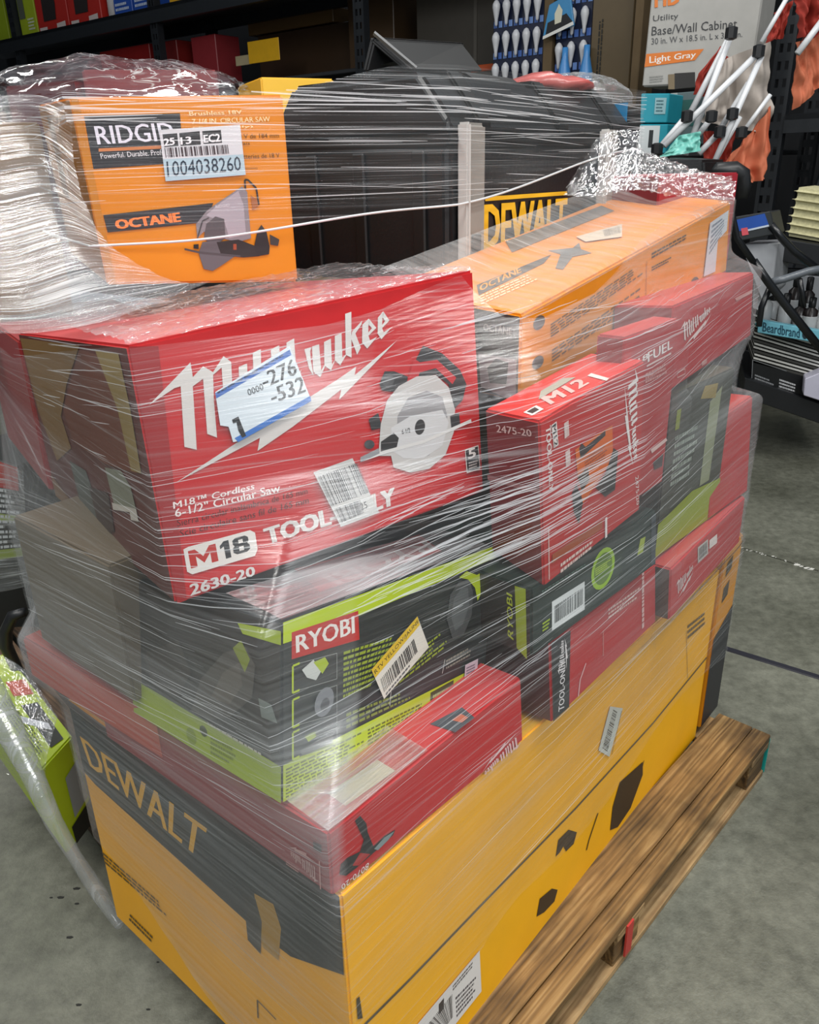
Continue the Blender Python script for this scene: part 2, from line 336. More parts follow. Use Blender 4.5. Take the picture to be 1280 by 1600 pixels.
# ------------------------------------------------------------------ cartons of the load
RED = '#b01f24'; DRED = '#7d1a1c'; TOPR = '#c0343a'
LG = '#cbc6c2'
b1 = carton('tool_kit_carton', [(-0.0999,0.7516,0.1387),(0.7642,1.7617,0.1135),(-0.6402,1.2265,0.1215),(0.2239,2.2366,0.0962),(-0.1034,0.7735,0.6755),(0.7667,1.7661,0.6274),(-0.6484,1.247,0.6631),(0.2217,2.2396,0.615)], ['#f0ae0c', '#e8a50e', '#e0aa2a', '#d99a18'], 'long yellow carton with black band lying flat on the pallet, lowest of the load')
P1 = BOX[list(BOX)[-1]][1]
art(b1, 'artwork_print', face(P1, 'R'), [
 ('l', '#4d4636', [(0.0094,0.5095),(0.0954,0.4949),(0.2504,0.4819),(0.4859,0.4521),(0.7562,0.453),(0.996,0.5012)], .006),
 ('p', '#2c261c', [(0.3806,0.1246),(0.3878,0.1979),(0.4231,0.1749),(0.4415,0.1301),(0.4332,0.0885),(0.403,0.0982)]),
 ('p', '#2c261c', [(0.4298,0.3194),(0.435,0.3898),(0.4653,0.3833),(0.4932,0.3195),(0.485,0.2772),(0.4613,0.284),(0.4521,0.3268),(0.4411,0.3164)]),
 ('p', '#33291c', [(0.6159,0.1015),(0.6178,0.227),(0.6375,0.3231),(0.7282,0.2853),(0.7346,0.2032),(0.6947,0.0829),(0.6468,0.0618)]),
 ('l', '#33291c', [(0.7335,0.284),(0.7128,0.1494),(0.618,0.1853)], .003), ('l', '#4a3a12', [(0.563,0.2906),(0.5376,0.1973),(0.5311,0.1561)], .006),
 ('s', '#5d4714', [(0.8763,0.7444),(0.9743,0.7307),(0.9631,0.8211),(0.866,0.841)], 3), ('l', '#5d4714', [(0.8636,0.81),(0.9027,0.499)], .0015),
 ('p', '#3d3420', [(0.0092,0.6294),(0.0141,0.6269),(0.0164,0.5401),(0.0089,0.5545)])])
art(b1, 'band_print', face(P1, 'L'), [
 ('p', '#20211f', [(0.004,0.9938),(0.996,0.9957),(0.9911,0.7269),(0.8292,0.6274),(0.7138,0.6163),(0.0587,0.6721),(0.004,0.6931)]),
 ('t', '#e0a51c', 'DEWALT', [(0.0522,0.7476),(0.5292,0.7249),(0.5775,0.8824),(0.03,0.8601)], .02),
 ('p', '#a67c1c', [(0.7273,0.7666),(0.7909,0.7843),(0.8074,0.7109),(0.7847,0.5675),(0.7339,0.5662),(0.7273,0.6587)]), ('p', '#23221d', [(0.6864,0.7302),(0.7292,0.747),(0.7416,0.6722),(0.7209,0.5279),(0.6783,0.5417)]),
 ('s', '#5a4413', [(0.0824,0.0574),(0.2367,0.0539),(0.2474,0.1082),(0.1019,0.1137)], 2),
 ('s', '#5a4413', [(0.004,0.2693),(0.3422,0.2953),(0.3289,0.3465),(0.004,0.3328)], 3),
 ('l', '#2b2415', [(0.6752,0.2116),(0.683,0.2981),(0.7472,0.2881)], .003)])
art(b1, 'shipping_label', face(P1, 'R'), [('p', '#d9d6d2', [(0.1036,0.2902),(0.2336,0.2965),(0.2384,0.0958),(0.1654,0.0929)]),
 ('b', '#2b2b2e', [(0.1251,0.2397),(0.1733,0.2462),(0.174,0.1408),(0.1523,0.1337)]), ('s', '#4a4a50', [(0.1821,0.1138),(0.2309,0.1145),(0.2293,0.2017),(0.1799,0.2183)], 5), ('s', '#4a4a50', [(0.1747,0.254),(0.2278,0.2579),(0.2278,0.2868),(0.1749,0.2818)], 2), ('p', '#2b2b2e', [(0.1458,0.27),(0.1563,0.2717),(0.1559,0.2277),(0.1454,0.2263)])], .0022)
art(b1, 'barcode_label', face(P1, 'R'), [('p', '#c4c8c0', [(0.5456,0.6304),(0.5738,0.7968),(0.6211,0.7231),(0.5865,0.5365)]), ('b', '#2f3230', [(0.5778,0.575),(0.6009,0.7326),(0.5861,0.7651),(0.5584,0.6232)]), ('l','#39403c',[(0.5952,0.5356),(0.6171,0.7162)],.002)], .0022)

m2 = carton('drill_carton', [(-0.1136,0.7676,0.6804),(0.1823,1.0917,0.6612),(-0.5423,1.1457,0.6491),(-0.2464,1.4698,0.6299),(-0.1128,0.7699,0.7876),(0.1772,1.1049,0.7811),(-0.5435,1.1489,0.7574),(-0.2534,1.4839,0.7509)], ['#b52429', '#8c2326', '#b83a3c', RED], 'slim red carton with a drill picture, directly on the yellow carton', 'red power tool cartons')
P2 = BOX[list(BOX)[-1]][1]
art(m2, 'artwork_print', face(P2, 'R'), [
 ('p', '#24272a', [(0.1051,0.8792),(0.1271,0.8933),(0.1517,0.7061),(0.155,0.5588),(0.1761,0.2777),(0.2256,0.2982),(0.2756,0.2606),(0.2658,0.2065),(0.1947,0.1833),(0.1432,0.1708),(0.0987,0.1619),(0.0556,0.1724),(0.0308,0.2708),(0.0385,0.4087),(0.0653,0.4263),(0.1185,0.3659),(0.1371,0.4912)]),
 ('p', '#7b8a8c', [(0.1782,0.231),(0.2253,0.2789),(0.2724,0.2491),(0.2417,0.1923),(0.1944,0.1638)]), ('p', '#a02a2c', [(0.1182,0.3466),(0.1606,0.2009),(0.1098,0.169),(0.0838,0.2483)]),
 ('t', '#e2d8d5', '8070-20', [(0.1534,0.0998),(0.033,0.09),(0.0367,0.004),(0.149,0.004)], .01),
 ('m', '#d9b5b5', [[(0.977,0.2281)][0], [(0.7319,0.0601)][0], [(0.9814,-0.1077)][0]])])
art(m2, 'end_print', face(P2, 'L'), [
 ('p', '#1d1c1f', [(0.9478,0.7232),(0.9756,0.7498),(0.9736,0.6246),(0.9479,0.6036)]),
 ('m', '#c99b95', [[(0.9591,0.3764)][0], [(0.8569,0.3607)][0], [(0.9519,-0.0621)][0]]), ('s', '#c08a84', [(0.8396,0.004),(0.8908,0.0068),(0.8925,0.0972),(0.8416,0.0808)], 2),
 ('l', '#d8a09a', [(0.9648,0.4659),(0.9611,0.004)], .002)])
art(m2, 'top_print', face(P2, 'T'), [
 ('p', '#c5bda8', [(0.1082,0.0295),(0.3169,0.0188),(0.3221,0.0819),(0.1147,0.0941)]), ('p', '#45484e', [(0.5704,0.0699),(0.5856,-0.0062),(0.6905,-0.0085),(0.7127,0.047)]), ('p', '#b0604a', [(0.6318,0.034),(0.641,0.0053),(0.6775,0.0052),(0.6797,0.0321)])])

ry = carton('saw_carton', [(-0.1778,0.8186,0.7931),(0.1195,1.1539,0.7132),(-0.4482,1.0576,0.7674),(-0.151,1.393,0.6876),(-0.1626,0.8638,1.0397),(0.1448,1.2061,0.9765),(-0.4372,1.0907,0.9938),(-0.1298,1.433,0.9307)], ['#262a2b', '#2b2621', '#2c2f30', '#26282a'], 'black and lime green circular saw carton with red name panel, under the big red carton')
PR = BOX[list(BOX)[-1]][1]
GRN = '#b3c81c'
items = [
 ('p', GRN, [(0.004,0.9585),(0.004,0.996),(0.996,0.996),(0.996,0.915),(0.2949,0.8782),(0.0225,0.8826),(0.004,0.8841)]),
 ('p', '#b8211f', [(0.0342,0.783),(0.3011,0.7399),(0.2914,0.9089),(0.0338,0.9273)]),
 ('t', '#e9e2dd', 'RYOBI', [(0.0526,0.8066),(0.2782,0.789),(0.2732,0.8894),(0.0499,0.9011)], .03),
 ('p', GRN, [(0.004,0.004),(0.004,0.2156),(0.9801,0.2257),(0.996,0.004)]),
 ('s', '#5f6b12', [(0.0144,0.0141),(0.3407,0.004),(0.3356,0.1846),(0.0142,0.1918)], 9), ('s', '#5f6b12', [(0.3585,0.004),(0.6434,0.004),(0.6407,0.1728),(0.3533,0.1804)], 8),
 ('p', '#3c451c', [(0.6702,0.0213),(0.8028,0.0155),(0.7965,0.2149),(0.6666,0.2067)]), ('s', '#a7b35c', [(0.6835,0.0381),(0.7937,0.0381),(0.7905,0.193),(0.6817,0.1895)], 4),
 ('s', '#8f9f28', [(0.2373,0.4332),(0.378,0.4284),(0.5363,0.6674),(0.2345,0.7151)], 9), ('s', '#8f9f28', [(0.4319,0.337),(0.7502,0.4646),(0.7073,0.58),(0.4816,0.4834)], 5),
 ('s', '#7d8a35', [(0.2549,0.2399),(0.5567,0.2323),(0.5468,0.3028),(0.2526,0.3479)], 3), ('l', '#c9cbc6', [(0.4534,0.2567),(0.4563,0.3417)], .0012), ('l', '#c9cbc6', [(0.725,0.297),(0.7339,0.3829)], .0012), ('s', '#8c8d80', [(0.7458,0.3102),(0.9191,0.3265),(0.9133,0.3974),(0.7414,0.3788)], 3),
 ('p', '#4a4d4e', [(0.7283,0.638),(0.7363,0.7862),(0.7814,0.8537),(0.8406,0.8403),(0.8702,0.7463),(0.8739,0.6008),(0.8365,0.4947),(0.7699,0.4954)]), ('p', '#5d6162', [(0.7531,0.638),(0.7595,0.7556),(0.7992,0.806),(0.837,0.7894),(0.8533,0.6721),(0.824,0.5628),(0.7812,0.5429)]),
 ('p', GRN, [(0.7797,0.8783),(0.8214,0.9006),(0.8847,0.85),(0.9335,0.8624),(0.9355,0.7466),(0.9023,0.6786),(0.8796,0.7708),(0.833,0.8436)])]
for (x0, y0, x1, y1, ys) in [[(0.037,0.5996),(0.0366,0.7469),(0.2057,0.7171),(0.2082,0.57),(0.0695,0.7092)],[(0.0376,0.4068),(0.0371,0.5607),(0.2089,0.5329),(0.2118,0.3638),(0.0708,0.4953)],[(0.0382,0.2247),(0.0377,0.3779),(0.212,0.3525),(0.215,0.1839),(0.0719,0.2949)]]:
    items += [('l', GRN, [(y0[0] + .025, y0[1]), y0, x0, (x0[0] + .025, x0[1])], .003), ('l', '#8b8f8c', [(y0[0] + .025, y0[1]), x1, y1, (x0[0] + .025, x0[1])], .001)]
items += [
 ('p', '#c9cdc8', [(0.0696,0.7057),(0.1126,0.736),(0.1431,0.6535),(0.1236,0.6153),(0.089,0.6512)]), ('p', '#a6bb22', [(0.1127,0.7218),(0.1572,0.7238),(0.173,0.6786),(0.1483,0.636)]),
 ('o', '#7e8288', [(0.158,0.47),(0.1967,0.4742),(0.1569,0.551)]), ('o', '#4f5257', [(0.1607,0.4535),(0.1788,0.4563),(0.1603,0.4905)]), ('p', '#5f6160', [(0.0672,0.2542),(0.1476,0.2698),(0.1949,0.2627),(0.1958,0.2053),(0.0723,0.2209)]), ('p', '#a6bb22', [(0.0816,0.3245),(0.1215,0.3255),(0.1269,0.2921),(0.0967,0.2842)])]
art(ry, 'artwork_print', face(PR, 'R'), items)
art(ry, 'end_print', face(PR, 'L'), [
 ('p', '#98ab1c', [(1.0,0.0),(-0.0,-0.0),(-0.0064,0.2604),(1.0,0.2101)]), ('p', '#98ab1c', [(0.7604,0.9236),(1.0,0.953),(1.0,0.8786),(0.7891,0.8712)]),
 ('s', '#c2bfb0', [(0.5564,0.2159),(0.9104,0.207),(0.9069,0.2312),(0.5573,0.2454)], 1), ('o', '#7d8f18', [(0.4427,0.0802),(0.478,0.0748),(0.4448,0.1334)]), ('o', '#3c4416', [(0.5291,0.1634),(0.5546,0.1609),(0.5302,0.1976)]), ('s', '#71801a', [(0.572,0.0369),(0.7368,0.0466),(0.7391,0.1674),(0.5759,0.1644)], 4),
 ('p', '#4b4640', [(0.4498,0.2561),(0.5237,0.4998),(0.6723,0.7183),(0.8065,0.8046),(0.8601,0.7159),(0.8398,0.5248),(0.7031,0.345),(0.5789,0.2609)]), ('p', '#5d574f', [(0.5833,0.4056),(0.6695,0.6021),(0.7677,0.6984),(0.7845,0.5748),(0.7048,0.424)]), ('p', '#7a8524', [(0.7312,0.7703),(0.7811,0.8321),(0.8313,0.7411),(0.8007,0.6559)]), ('p', '#3a332c', [(0.1123,0.4938),(0.3804,0.6883),(0.4602,0.513),(0.362,0.2973),(0.173,0.2926)]), ('p', '#6d756e', [(0.8765,0.5413),(0.9479,0.5374),(0.9826,0.4465),(0.8938,0.4394)])])
art(ry, 'top_print', face(PR, 'T'), [
 ('p', '#b8211f', [(0.2432,0.1429),(0.8076,0.1289),(0.955,0.4191),(0.3648,0.4663)]), ('t', '#e6ddda', 'RYOBI', [(0.8896,0.313),(0.3604,0.3038),(0.3261,0.1475),(0.8116,0.1624)], .03)])
art(ry, 'price_label', face(PR, 'R'), [('p', '#ddd8cc', [(0.3514,0.5397),(0.4173,0.3227),(0.6319,0.5188),(0.5613,0.7437)]), ('p', '#d9b425', [(0.3514,0.5397),(0.3706,0.4789),(0.577,0.6854),(0.5613,0.7437)]),
 ('t', '#201d14', 'RTV YELLOW/JAUNE', [(0.3731,0.4927),(0.5731,0.6991),(0.5653,0.7262),(0.3634,0.5251)], .01), ('b', '#26262a', [(0.4157,0.3666),(0.5752,0.5254),(0.5514,0.6167),(0.3948,0.4567)]), ('s', '#55555a', [(0.4259,0.3369),(0.5709,0.4803),(0.5666,0.5025),(0.4221,0.3588)], 1)], .0042)
art(ry, 'barcode_label', face(PR, 'R'), [('p', '#cbbfc9', [(0.8553,0.0875),(0.9349,0.0852),(0.9304,0.2864),(0.8521,0.2855)]), ('s', '#6a5f70', [(0.8662,0.0984),(0.9257,0.0991),(0.9201,0.2662),(0.8611,0.268)], 9)], .0042)

ca_ = carton('saw_carton', [(-0.306,0.9113,1.0416),(0.1232,1.2155,1.0675),(-0.7024,1.4862,0.9744),(-0.2732,1.7905,1.0004),(-0.3246,0.9378,1.3724),(0.1047,1.2368,1.4142),(-0.721,1.5105,1.293),(-0.2916,1.8095,1.3347)], ['#b81c20', '#54201a', '#c2484c', '#8e2022'], 'big red circular saw carton with white price sticker, overhanging the left corner')  # top face is a paler pinkish red, film glare mixed into its colour
PA = BOX[list(BOX)[-1]][1]
def Aw(*a): return a
art(ca_, 'artwork_print', face(PA, 'R'), [
 ('p', '#8f1519', [(0.004,0.996),(0.0692,0.9747),(0.0278,0.004),(0.004,0.004)]),
 ('m', LG, [[(0.0003,0.4832)][0], [(0.7292,0.7768)][0], [(0.0619,1.0019)][0]]),
 ('t', '#e6dad6', 'M18\u2122 Cordless', [(0.0367,0.3772),(0.2475,0.3559),(0.2501,0.3812),(0.0382,0.4045)], .02), ('t', '#e6dad6', '6-1/2" Circular Saw', [(0.0376,0.3433),(0.318,0.312),(0.3177,0.3473),(0.0382,0.3764)], .02),
 ('t', '#47110f', 'Sierra circular inal\u00e1mbrica de 165 mm', [(0.038,0.3043),(0.3938,0.2682),(0.396,0.2921),(0.0395,0.332)]), ('t', '#47110f', 'Scie circulaire sans fil de 165 mm', [(0.0396,0.2617),(0.394,0.2264),(0.3964,0.2531),(0.0412,0.2897)]),
 ('p', '#d8d2cc', [(0.042,0.2104),(0.0555,0.2137),(0.219,0.1973),(0.2317,0.1798),(0.2318,0.1077),(0.2222,0.085),(0.0527,0.0998),(0.0413,0.1171)]),
 ('q', '#b02018', [(0.0521,0.1245),(0.1243,0.1167),(0.1236,0.1904),(0.052,0.197)], [(0,0),(0,1),(.24,1),(.5,.5),(.76,1),(1,1),(1,0),(.76,0),(.76,.6),(.5,.12),(.24,.6),(.24,0)]),
 ('q', '#202225', [(0.1311,0.1157),(0.1606,0.1132),(0.1596,0.1875),(0.1303,0.1895)], [(.45,0),(.95,0),(.95,1),(.5,1),(.1,.8),(.1,.62),(.45,.72)]),
 ('q', '#202225', [(0.1664,0.1182),(0.2123,0.1127),(0.2121,0.1818),(0.1665,0.1866)], [(.2,0),(.8,0),(1,.14),(1,.4),(.88,.52),(.97,.64),(.97,.87),(.8,1),(.2,1),(.03,.87),(.03,.64),(.12,.52),(0,.4),(0,.14)]),
 ('q', '#d8d2cc', [(0.1664,0.1182),(0.2123,0.1127),(0.2121,0.1818),(0.1665,0.1866)], [(.36,.16),(.64,.16),(.64,.42),(.36,.42)]), ('q', '#d8d2cc', [(0.1664,0.1182),(0.2123,0.1127),(0.2121,0.1818),(0.1665,0.1866)], [(.37,.62),(.63,.62),(.63,.84),(.37,.84)]),
 ('t', LG, 'TOOL-ONLY', [(0.2619,0.1141),(0.6637,0.0925),(0.6644,0.1691),(0.2576,0.183)], .05), ('t', LG, '2630-20', [(0.0401,0.0169),(0.214,0.004),(0.2145,0.0443),(0.0419,0.0625)], .04),
 # picture of the saw
 ('p', '#2a2b2c', [(0.75,0.5949),(0.7783,0.6944),(0.8033,0.7404),(0.8682,0.6874),(0.9291,0.5953),(0.9498,0.5259),(0.9322,0.4601),(0.8969,0.4296),(0.8841,0.5485),(0.8407,0.6053),(0.7843,0.6106)]), ('p', '#b4262c', [(0.7371,0.5994),(0.7697,0.6972),(0.7882,0.6749),(0.8486,0.6661),(0.9134,0.5667),(0.898,0.5437),(0.8422,0.6325),(0.7856,0.6321),(0.7674,0.5889)]),
 ('p', '#2e2e2f', [(0.6491,0.6302),(0.6693,0.6768),(0.7004,0.6663),(0.7435,0.63),(0.7361,0.5833),(0.6883,0.5839),(0.6555,0.6011)]), ('o', '#4a4a4b', [(0.677,0.6366),(0.6979,0.6294),(0.6789,0.6629)]), ('p', '#303133', [(0.6039,0.4979),(0.6365,0.5128),(0.6444,0.4462),(0.6107,0.4485)]),
 ('p', '#b9b6b3', [(0.6274,0.3579),(0.6414,0.464),(0.6692,0.5553),(0.711,0.6004),(0.7737,0.6197),(0.8405,0.6025),(0.8833,0.5346),(0.9016,0.4278),(0.8919,0.3293),(0.8559,0.2401),(0.7944,0.2005),(0.7258,0.2124),(0.6706,0.2597),(0.6655,0.3136),(0.6275,0.3296)]),
 ('p', '#8d8b8c', [(0.6867,0.3675),(0.6983,0.4755),(0.7376,0.5387),(0.8032,0.5486),(0.8581,0.501),(0.8721,0.4099),(0.852,0.3009),(0.7932,0.2602),(0.7195,0.2909)]), ('p', '#c5c4c4', [(0.6738,0.4347),(0.7414,0.4591),(0.855,0.445),(0.8752,0.3797),(0.8464,0.2855),(0.7743,0.2563),(0.7078,0.2843),(0.6713,0.334)]),
 ('o', '#3a3a3b', [(0.7715,0.3994),(0.7897,0.3981),(0.7735,0.4328)]), ('p', '#2d2d2e', [(0.636,0.3881),(0.6808,0.4095),(0.6964,0.3807),(0.6845,0.3343),(0.6329,0.3443)]), ('p', '#38383a', [(0.8814,0.4064),(0.9153,0.4112),(0.9172,0.3519),(0.8834,0.3532)]),
 ('l', '#cfcdca', [(0.5645,0.3366),(0.6455,0.3391),(0.7788,0.3303),(0.9593,0.3566)], .005), ('p', '#8b8d90', [(0.5639,0.3285),(0.5656,0.3502),(0.6257,0.3642),(0.6283,0.3406)]), ('o', '#3d4043', [(0.5981,0.3925),(0.6145,0.3857),(0.5995,0.4114)]),
 ('t', '#3b3b3c', '6-1/2', [(0.7082,0.3929),(0.737,0.3901),(0.7361,0.4103),(0.7074,0.4131)], .02),
 ('p', '#d9cfca', [(0.9288,0.2342),(0.9814,0.2342),(0.9842,0.1197),(0.931,0.1207)]), ('p', '#251d1d', [(0.931,0.2273),(0.9787,0.2293),(0.9818,0.1238),(0.9337,0.1257)]), ('t', '#e4dcd8', '5', [(0.9414,0.1837),(0.9692,0.1844),(0.9685,0.2273),(0.9409,0.2263)], .05), ('s', '#b9afab', [(0.9391,0.1326),(0.9771,0.132),(0.9761,0.1693),(0.9409,0.1717)], 3)])
art(ca_, 'end_print', face(PA, 'L'), [
 ('p', '#77582e', [(0.0204,0.9718),(0.6702,0.9763),(0.4727,0.7797),(0.329,0.5885),(0.3658,0.4288),(0.1449,0.2802),(0.0372,0.5546)]), ('p', '#64301f', [(0.6645,0.9623),(0.8789,0.9433),(0.912,0.4999),(0.6773,0.4555),(0.4045,0.4748),(0.3759,0.6331)]), ('p', '#8a7443', [(0.7893,0.9647),(0.9442,0.9684),(0.9522,0.7619),(0.9423,0.5112),(0.876,0.4996),(0.8662,0.7431)]),
 ('p', '#4c5049', [(0.3156,0.342),(0.4762,0.3501),(0.5118,0.216),(0.54,0.063),(0.5508,0.004),(0.4098,0.004),(0.3319,0.0609)]), ('p', '#777868', [(0.6713,0.4385),(0.7993,0.4713),(0.848,0.4215),(0.8576,0.3157),(0.6854,0.2639)]), ('p', '#b8b1a6', [(0.6683,0.2713),(0.8576,0.3295),(0.8577,0.2739),(0.8014,0.2544),(0.8035,0.2899),(0.6665,0.2366)]), ('p', '#33201a', [(0.473,0.2657),(0.6516,0.3099),(0.6358,0.1144),(0.4908,0.004)]),
 ('p', '#6d4a28', [(0.004,0.1463),(0.2011,0.0733),(0.4013,0.004),(0.2567,0.004),(0.004,0.004)])])
art(ca_, 'price_sticker', face(PA, 'R'), [('p', '#ccd6dd', [(0.1826,0.7686),(0.3927,0.8708),(0.3951,0.8578),(0.4347,0.642),(0.2248,0.5636),(0.2079,0.5656),(0.2026,0.6282),(0.1821,0.6415)]),
 ('p', '#2a5fae', [(0.1821,0.7639),(0.3914,0.8565),(0.3948,0.8356),(0.1832,0.7441)]), ('p', '#2f6bb8', [(0.2127,0.5788),(0.4326,0.6609),(0.4345,0.6395),(0.221,0.5601)]), ('s', '#12284d', [(0.1879,0.7569),(0.3902,0.8446),(0.3896,0.8571),(0.1876,0.7691)], 1),
 ('t', '#16181d', '-276', [(0.3102,0.7362),(0.4041,0.7577),(0.399,0.8219),(0.3036,0.7929)], .03), ('t', '#16181d', '-532', [(0.3268,0.6698),(0.4212,0.6805),(0.418,0.7478),(0.3217,0.727)], .03), ('t', '#16181d', '0000', [(0.2653,0.723),(0.308,0.732),(0.3053,0.7578),(0.2628,0.7486)], .0),
 ('p', '#17191c', [(0.2135,0.6512),(0.231,0.6567),(0.2434,0.5761),(0.2327,0.573),(0.2255,0.6037),(0.2239,0.6371),(0.2152,0.6355)])], .0048)
art(ca_, 'barcode_sticker', face(PA, 'R'), [('p', '#bdbcb9', [(0.4149,0.3521),(0.5373,0.3594),(0.6056,0.0845),(0.478,0.0826)]), ('b', '#3a3b3d', [(0.4559,0.1854),(0.5809,0.1898),(0.5518,0.3337),(0.4264,0.3278)]), ('b', '#3a3b3d', [(0.4794,0.0993),(0.5556,0.1086),(0.5476,0.1705),(0.4647,0.1698)]), ('t', '#222222', '25', [(0.5482,0.1238),(0.5696,0.1252),(0.5656,0.1563),(0.5442,0.1548)])], .0052)

OR = '#dd8a18'
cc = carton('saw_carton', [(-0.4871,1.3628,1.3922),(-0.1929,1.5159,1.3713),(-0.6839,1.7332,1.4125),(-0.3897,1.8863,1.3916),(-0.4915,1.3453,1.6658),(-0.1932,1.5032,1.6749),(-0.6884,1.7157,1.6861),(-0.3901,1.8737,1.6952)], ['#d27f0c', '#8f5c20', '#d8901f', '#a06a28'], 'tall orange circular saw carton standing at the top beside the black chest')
PC = BOX[list(BOX)[-1]][1]
art(cc, 'artwork_print', face(PC, 'R'), [
 ('p', '#b87412', [(0.004,0.996),(0.037,0.996),(0.0423,0.004),(0.004,0.004)]),
 ('p', '#26272b', [(0.0422,0.6399),(0.0463,0.9087),(0.4784,0.9153),(0.4633,0.6662)]),
 ('t', '#dcdae6', 'RIDGID', [(0.0828,0.7641),(0.439,0.7814),(0.4333,0.8715),(0.0817,0.8575)], .02), ('p', '#c57a48', [(0.0796,0.7283),(0.0823,0.7446),(0.442,0.7586),(0.4428,0.7422)]),
 ('t', '#d8d6d8', 'Powerful. Durable. Professional.', [(0.0849,0.6921),(0.4602,0.7125),(0.4611,0.742),(0.0836,0.7184)]),
 ('t', '#e8cf9a', 'Brushless 18V', [(0.5222,0.9021),(0.7805,0.9082),(0.7793,0.9272),(0.5221,0.9242)], .02), ('t', '#e8cf9a', '7-1/4 IN. CIRCULAR SAW', [(0.5291,0.8606),(0.921,0.8682),(0.9201,0.8938),(0.5324,0.8861)], .02), ('t', '#e8cf9a', '(Tool Only)', [(0.5253,0.8318),(0.8284,0.8373),(0.8297,0.8502),(0.5274,0.8478)], .02),
 ('t', '#4c330c', 'Scie circulaire 18 V de 184 mm', [(0.5341,0.78),(0.9607,0.7871),(0.9594,0.8098),(0.5374,0.8058)]), ('t', '#4c330c', 'sans balais', [(0.6564,0.7489),(0.8032,0.7534),(0.8049,0.7697),(0.6587,0.7684)]), ('t', '#4c330c', 'Fonctionne avec batteries de 18 V', [(0.5206,0.6752),(0.955,0.6854),(0.9536,0.7086),(0.524,0.7016)]), ('t', '#4c330c', '(outil seulement)', [(0.6574,0.6198),(0.8299,0.6239),(0.8313,0.6373),(0.6593,0.6365)]),
 ('p', '#26272b', [(0.049,0.2991),(0.0442,0.3943),(0.5819,0.4508),(0.5333,0.3468)]), ('t', '#ee7f3a', 'OCTANE', [(0.0961,0.3159),(0.4054,0.3526),(0.4026,0.4017),(0.0922,0.3654)], .05),
 # picture of the saw
 ('p', '#817a7f', [(0.4801,0.3371),(0.5407,0.4063),(0.5978,0.447),(0.7403,0.5374),(0.7638,0.5063),(0.7596,0.4026),(0.7577,0.2539),(0.6868,0.2336),(0.5983,0.2567),(0.5136,0.2939),(0.4765,0.2589)]),
 ('p', '#a29aa2', [(0.5381,0.3854),(0.6215,0.4536),(0.7178,0.5139),(0.7363,0.4378),(0.7325,0.2759),(0.6418,0.2559),(0.6262,0.3522),(0.5624,0.3709)]), ('p', '#4e484c', [(0.5091,0.2583),(0.5319,0.3362),(0.5829,0.3776),(0.6274,0.3628),(0.6217,0.2563),(0.5782,0.2283),(0.5294,0.2364)]),
 ('p', '#5e5a5f', [(0.4724,0.1758),(0.4998,0.2369),(0.5799,0.2426),(0.7118,0.2115),(0.6719,0.1613),(0.5798,0.1005),(0.5324,0.0718),(0.4871,0.0837)]), ('p', '#2a2728', [(0.5724,0.2356),(0.6884,0.2479),(0.774,0.2104),(0.7926,0.1519),(0.7047,0.1461),(0.5871,0.1628)]),
 ('p', '#242224', [(0.7656,0.196),(0.7967,0.2962),(0.8207,0.3278),(0.8448,0.2883),(0.8544,0.2054),(0.8467,0.1619),(0.7821,0.152)]), ('p', '#3b3837', [(0.861,0.2737),(0.9115,0.2442),(0.901,0.2083),(0.859,0.2162)]), ('p', '#9a5a2c', [(0.7789,0.4889),(0.8138,0.4643),(0.8171,0.4296),(0.7808,0.4093)]),
 ('l', '#2a2728', [(0.7552,0.5201),(0.7573,0.5711),(0.774,0.5709),(0.8132,0.5261),(0.8178,0.4365)], .003), ('l', '#4b464a', [(0.4038,0.1989),(0.4728,0.1795),(0.6883,0.1537)], .003), ('p', '#1f1d1e', [(0.4496,0.2017),(0.4524,0.2233),(0.4789,0.2264),(0.4752,0.1976)]),
 ('t', '#d8d3d8', 'RIDGID', [(0.5884,0.4229),(0.662,0.4321),(0.6636,0.4459),(0.59,0.4368)]), ('l', '#3b383a', [(0.4765,0.2589),(0.5147,0.3542),(0.5493,0.3711)], .002), ('p', '#9c4a30', [(0.6584,0.2232),(0.6754,0.2229),(0.6718,0.1904),(0.6547,0.1907)])])
art(cc, 'inventory_label', face(PC, 'R'), [('p', '#cfd0d4', [(0.3608,0.5707),(0.3682,0.834),(0.7617,0.8543),(0.7635,0.598)]), ('p', '#a9c1cc', [(0.3608,0.5707),(0.3648,0.6843),(0.7618,0.7047),(0.7635,0.598)]),
 ('p', '#222225', [(0.3797,0.7465),(0.3799,0.8114),(0.4499,0.8168),(0.4472,0.752)]), ('p', '#222225', [(0.4563,0.7518),(0.459,0.8166),(0.5585,0.8249),(0.5561,0.7569)]), ('p', '#222225', [(0.569,0.76),(0.5709,0.8247),(0.6627,0.8299),(0.6615,0.7651)]),
 ('t', '#e5e5e8', '25', [(0.3806,0.753),(0.4298,0.7588),(0.4317,0.7944),(0.3826,0.7887)], .04), ('t', '#e5e5e8', '13', [(0.4603,0.7583),(0.5103,0.7641),(0.5119,0.7997),(0.462,0.794)], .04), ('t', '#e5e5e8', 'EC2', [(0.5729,0.7664),(0.6527,0.7718),(0.6541,0.8107),(0.5747,0.8053)], .04),
 ('b', '#3c2f33', [(0.3783,0.694),(0.6904,0.709),(0.6892,0.755),(0.3792,0.7432)]), ('t', '#1d2c3d', '1004038260', [(0.3733,0.5941),(0.7429,0.6219),(0.7443,0.695),(0.3785,0.6741)], .0)], .0040)
art(cc, 'side_print', face(PC, 'L'), [('p', '#5f3f18', [(.25, .45), (.42, .42), (.42, .9), (.25, .93)]), ('l', '#3c2a12', [(.55, .3), (.55, .95)], .004)])

